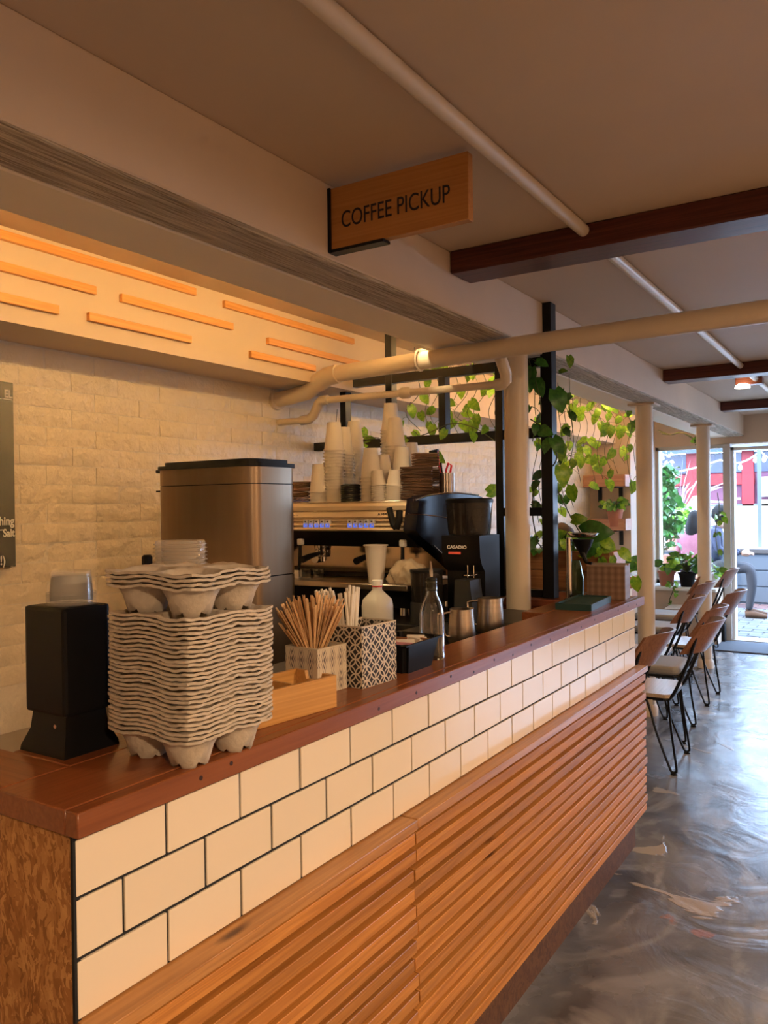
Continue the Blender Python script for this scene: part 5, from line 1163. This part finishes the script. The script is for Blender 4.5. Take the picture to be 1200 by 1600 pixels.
for k in range(34):
    a = rnd.uniform(-0.6, PI+0.6); e = rnd.uniform(0.35, 0.75); d = Vector((math.cos(a)*e, rnd.uniform(-0.3, 0.3), abs(math.sin(a))*e+0.15)); p = Vector((-2.56, 11.70, 1.2))
    s = Vector((0, 0.0, 0.012)); q = [p, p+d*0.5+Vector((0, 0, 0.10)), p+d+Vector((0, 0, -0.02))]
    vs = [b.verts.new(q[0]-s), b.verts.new(q[0]+s), b.verts.new(q[1]+s*1.3), b.verts.new(q[1]-s*1.3), b.verts.new(q[2])]
    b.faces.new(vs[:4]); b.faces.new((vs[3], vs[2], vs[4]))
o = obj('blades', b, mat('pale_blade', (0.60, 0.55, 0.60), 0.6), sk); o['kind'] = 'stuff'

# ================================================================== PEOPLE
def skin_body(name, joints, edges, m, parent, lev=1):
    me = bpy.data.meshes.new(name); me.from_pydata([Vector(j[0])-ORIGIN.get(parent, Vector()) for j in joints], edges, []); me.materials.append(m)
    o = bpy.data.objects.new(name, me); C.objects.link(o); o.parent = parent
    me.skin_vertices or None
    md = o.modifiers.new('skin', 'SKIN')
    sv = me.skin_vertices[0].data
    for i, j in enumerate(joints): sv[i].radius = (j[1], j[2] if len(j) > 2 else j[1])
    sv[0].use_root = True; md.use_smooth_shade = True
    s = o.modifiers.new('sub', 'SUBSURF'); s.levels = lev; s.render_levels = lev+1
    return o
def head(parent, c, r, face, hair_m, long=False):
    """ellipsoid head with nose, ears, eyes, mouth and a hair cap; face is the horizontal facing direction"""
    f = Vector(face).normalized(); s = Vector((-f.y, f.x, 0)); up = Vector((0, 0, 1)); c = Vector(c)
    def W_(a, b_, h): return c+s*a+f*b_+up*h
    b = B(); bmesh.ops.create_uvsphere(b, u_segments=20, v_segments=14, radius=1)
    for v in b.verts:
        p = v.co.copy(); k = 1-0.18*max(0, -p.z)
        v.co = W_(p.x*r*0.78*k, p.y*r*0.95*(1-0.1*max(0, -p.z))+0.01*max(0, -p.z), p.z*r*1.18)
    tube(b, [W_(0, r*0.88, r*0.15), W_(0, r*1.10, -r*0.18), W_(0, r*0.9, -r*0.26)], [r*0.06, r*0.15, r*0.1], 6)
    for q in (-1, 1): tube(b, [W_(q*r*0.74, 0, r*0.1), W_(q*r*0.86, -r*0.05, 0), W_(q*r*0.76, 0, -r*0.2)], [r*0.12, r*0.16, r*0.08], 6)
    tube(b, [W_(0, 0, -r*0.8), W_(0, -r*0.12, -r*1.7)], [r*0.5, r*0.52], 12)
    h_ = obj('head', b, SKIN, parent, True, 180)
    b = B()
    for q in (-1, 1): bmesh.ops.create_uvsphere(b, u_segments=8, v_segments=6, radius=r*0.10, matrix=Matrix.Translation(W_(q*r*0.3, r*0.86, r*0.08)))
    obj('eyes', b, BLACK, h_); b = B(); tube(b, [W_(-r*0.22, r*0.88, -r*0.5), W_(0, r*0.93, -r*0.5), W_(r*0.22, r*0.88, -r*0.5)], r*0.05, 6); obj('mouth', b, TERRA, h_)
    b = B(); bmesh.ops.create_uvsphere(b, u_segments=24, v_segments=16, radius=1)
    for v in b.verts:
        p = v.co.copy(); cut = p.y > 0.45 and p.z < 0.45
        k = 0.90 if cut else 1.0
        zz = p.z*r*1.30+r*0.02
        if long and p.y < 0.35 and p.z < 0: zz = p.z*r*4.2; k = 1.25+0.25*abs(p.z)
        elif p.z < -0.3: k = 0.8
        v.co = W_(p.x*r*0.92*k, p.y*r*1.08*k-r*0.08, zz)+Vector((noise.noise(p*4)*0.006,)*3)
    obj('hair', b, hair_m, parent, True, 180)
def hand(parent, wrist, d, palm_n, sk=SKIN):
    wrist = Vector(wrist); d = Vector(d).normalized(); n_ = Vector(palm_n).normalized(); s = d.cross(n_).normalized()
    b = B(); tube(b, [wrist, wrist+d*0.03, wrist+d*0.075], [0.024, 0.034, 0.036], 10)
    for i, (o_, l_) in enumerate(((-0.027, 0.062), (-0.009, 0.074), (0.009, 0.070), (0.027, 0.054))):
        p = wrist+d*0.072+s*o_; tube(b, [p, p+d*l_*0.5+n_*0.004, p+d*l_*0.85+n_*0.018], [0.0088, 0.0082, 0.0068], 7)
    p = wrist+d*0.022-s*0.026; tube(b, [p, p+d*0.03-s*0.018, p+d*0.058-s*0.022+n_*0.01], [0.011, 0.0095, 0.008], 7)
    obj('hand', b, sk, parent, True, 60)
def seated(label, base, face, shirt, trousers, hair_m, long=False, seat=0.46, lean=0.15, arms=None):
    f = Vector(face).normalized(); s = Vector((-f.y, f.x, 0)); B0 = Vector(base)
    t = thing('person', label, 'person', tuple(base))
    def P_(a, b_, h): return B0+s*a+f*b_+Vector((0, 0, h))
    z = seat
    J = [(P_(0, 0, z+0.10), 0.135, 0.11)]; E = []
    J += [(P_(0, 0.02+lean*0.25, z+0.26), 0.13, 0.10), (P_(0, lean*0.7, z+0.42), 0.15, 0.11), (P_(0, lean, z+0.53), 0.085, 0.075), (P_(0, lean+0.01, z+0.58), 0.05)]
    E += [(0, 1), (1, 2), (2, 3), (3, 4)]
    for q in (-1, 1):
        i = len(J); J += [(P_(q*0.17, lean*0.85, z+0.49), 0.062), (P_(q*0.22, lean+0.02, z+0.28), 0.05), (P_(q*0.17, lean+0.26, z+0.24), 0.038)]
        E += [(2, i), (i, i+1), (i+1, i+2)]
    skin_body('shirt', J, E, shirt, t)
    J = [(P_(0, 0, z+0.09), 0.14, 0.10)]; E = []
    for q in (-1, 1):
        i = len(J); J += [(P_(q*0.09, 0.08, z+0.07), 0.088), (P_(q*0.11, 0.42, z+0.06), 0.068), (P_(q*0.11, 0.44, z-0.14), 0.058), (P_(q*0.11, 0.40, 0.09), 0.042)]
        E += [(0, i), (i, i+1), (i+1, i+2), (i+2, i+3)]
    skin_body('trousers', J, E, trousers, t)
    for q in (-1, 1):
        b = B(); tube(b, [P_(q*0.11, 0.36, 0.045), P_(q*0.11, 0.42, 0.05), P_(q*0.11, 0.52, 0.035), P_(q*0.11, 0.60, 0.025)], [0.040, 0.045, 0.035, 0.024], 10); obj('shoe', b, SLEEVE, t, True, 60)
        hand(t, P_(q*0.165, lean+0.28, z+0.24), f-s*q*0.3, (0, 0, -1))
    head(t, P_(0, lean+0.05, z+0.70), 0.098, face, hair_m, long)
    return t
seated('woman with long dark hair in a pink shirt seated outside, back to the window', (-2.28, 10.98, 0), (0.25, 1, 0), PINKT, GREYC, HAIR, True, 0.46, 0.12)
tag(rebase(obj('patio_bench', bx(bx(box(-2.78, -1.95, 10.84, 11.14, 0.40, 0.46, 0.005), -2.7, -2.62, 10.88, 11.1, 0, 0.40), -2.05, -1.98, 10.88, 11.1, 0, 0.40), PINKW), (-2.3, 11.2, 0)), 'cedar bench under the seated woman outside', 'bench')
b = B(); bmesh.ops.create_icosphere(b, subdivisions=3, radius=1)
for v in b.verts: p = v.co.copy(); v.co = Vector((-2.53+p.x*0.17, 10.96+p.y*0.11, 0.565+max(-0.7, p.z)*0.12*(1+0.2*math.sin(p.x*9))))
bg = thing('shoulder_bag', 'navy bag with a loop strap on the bench beside the seated woman', 'bag', (-2.53, 10.96, 0.46)); obj('body', b, NAVY, bg, True, 180); obj('strap', tube(B(), bez([(-2.66, 10.96, 0.52), (-2.74, 10.96, 0.62), (-2.66, 10.96, 0.67), (-2.58, 10.96, 0.62)], 5), 0.012, 6), NAVY, bg)
seated('person in grey trousers seated outside behind the door post, one knee showing', (-1.90, 10.45, 0), (1, 0.12, 0), NAVY, GREYC, HAIR, False, 0.53, 0.05)
tag(rebase(obj('patio_stool', bx(bx(box(-2.08, -1.74, 10.28, 10.62, 0.47, 0.52, 0.005), -2.06, -2.0, 10.3, 10.6, 0, 0.47), -1.82, -1.76, 10.3, 10.6, 0, 0.47), PINKW), (-1.91, 10.45, 0)), 'cedar stool under the seated person outside the door', 'stool')
seated('customer with brown hair seated behind the planter trough, only head showing', (-1.775, 4.80, 0), (-0.2, 1, 0), NAVY, GREYC, HAIRB, False, 0.44, 0.10)
dup(cq, (-1.775, 4.83, 0), -PI/2, 'cushioned chair under the customer behind the planter trough')
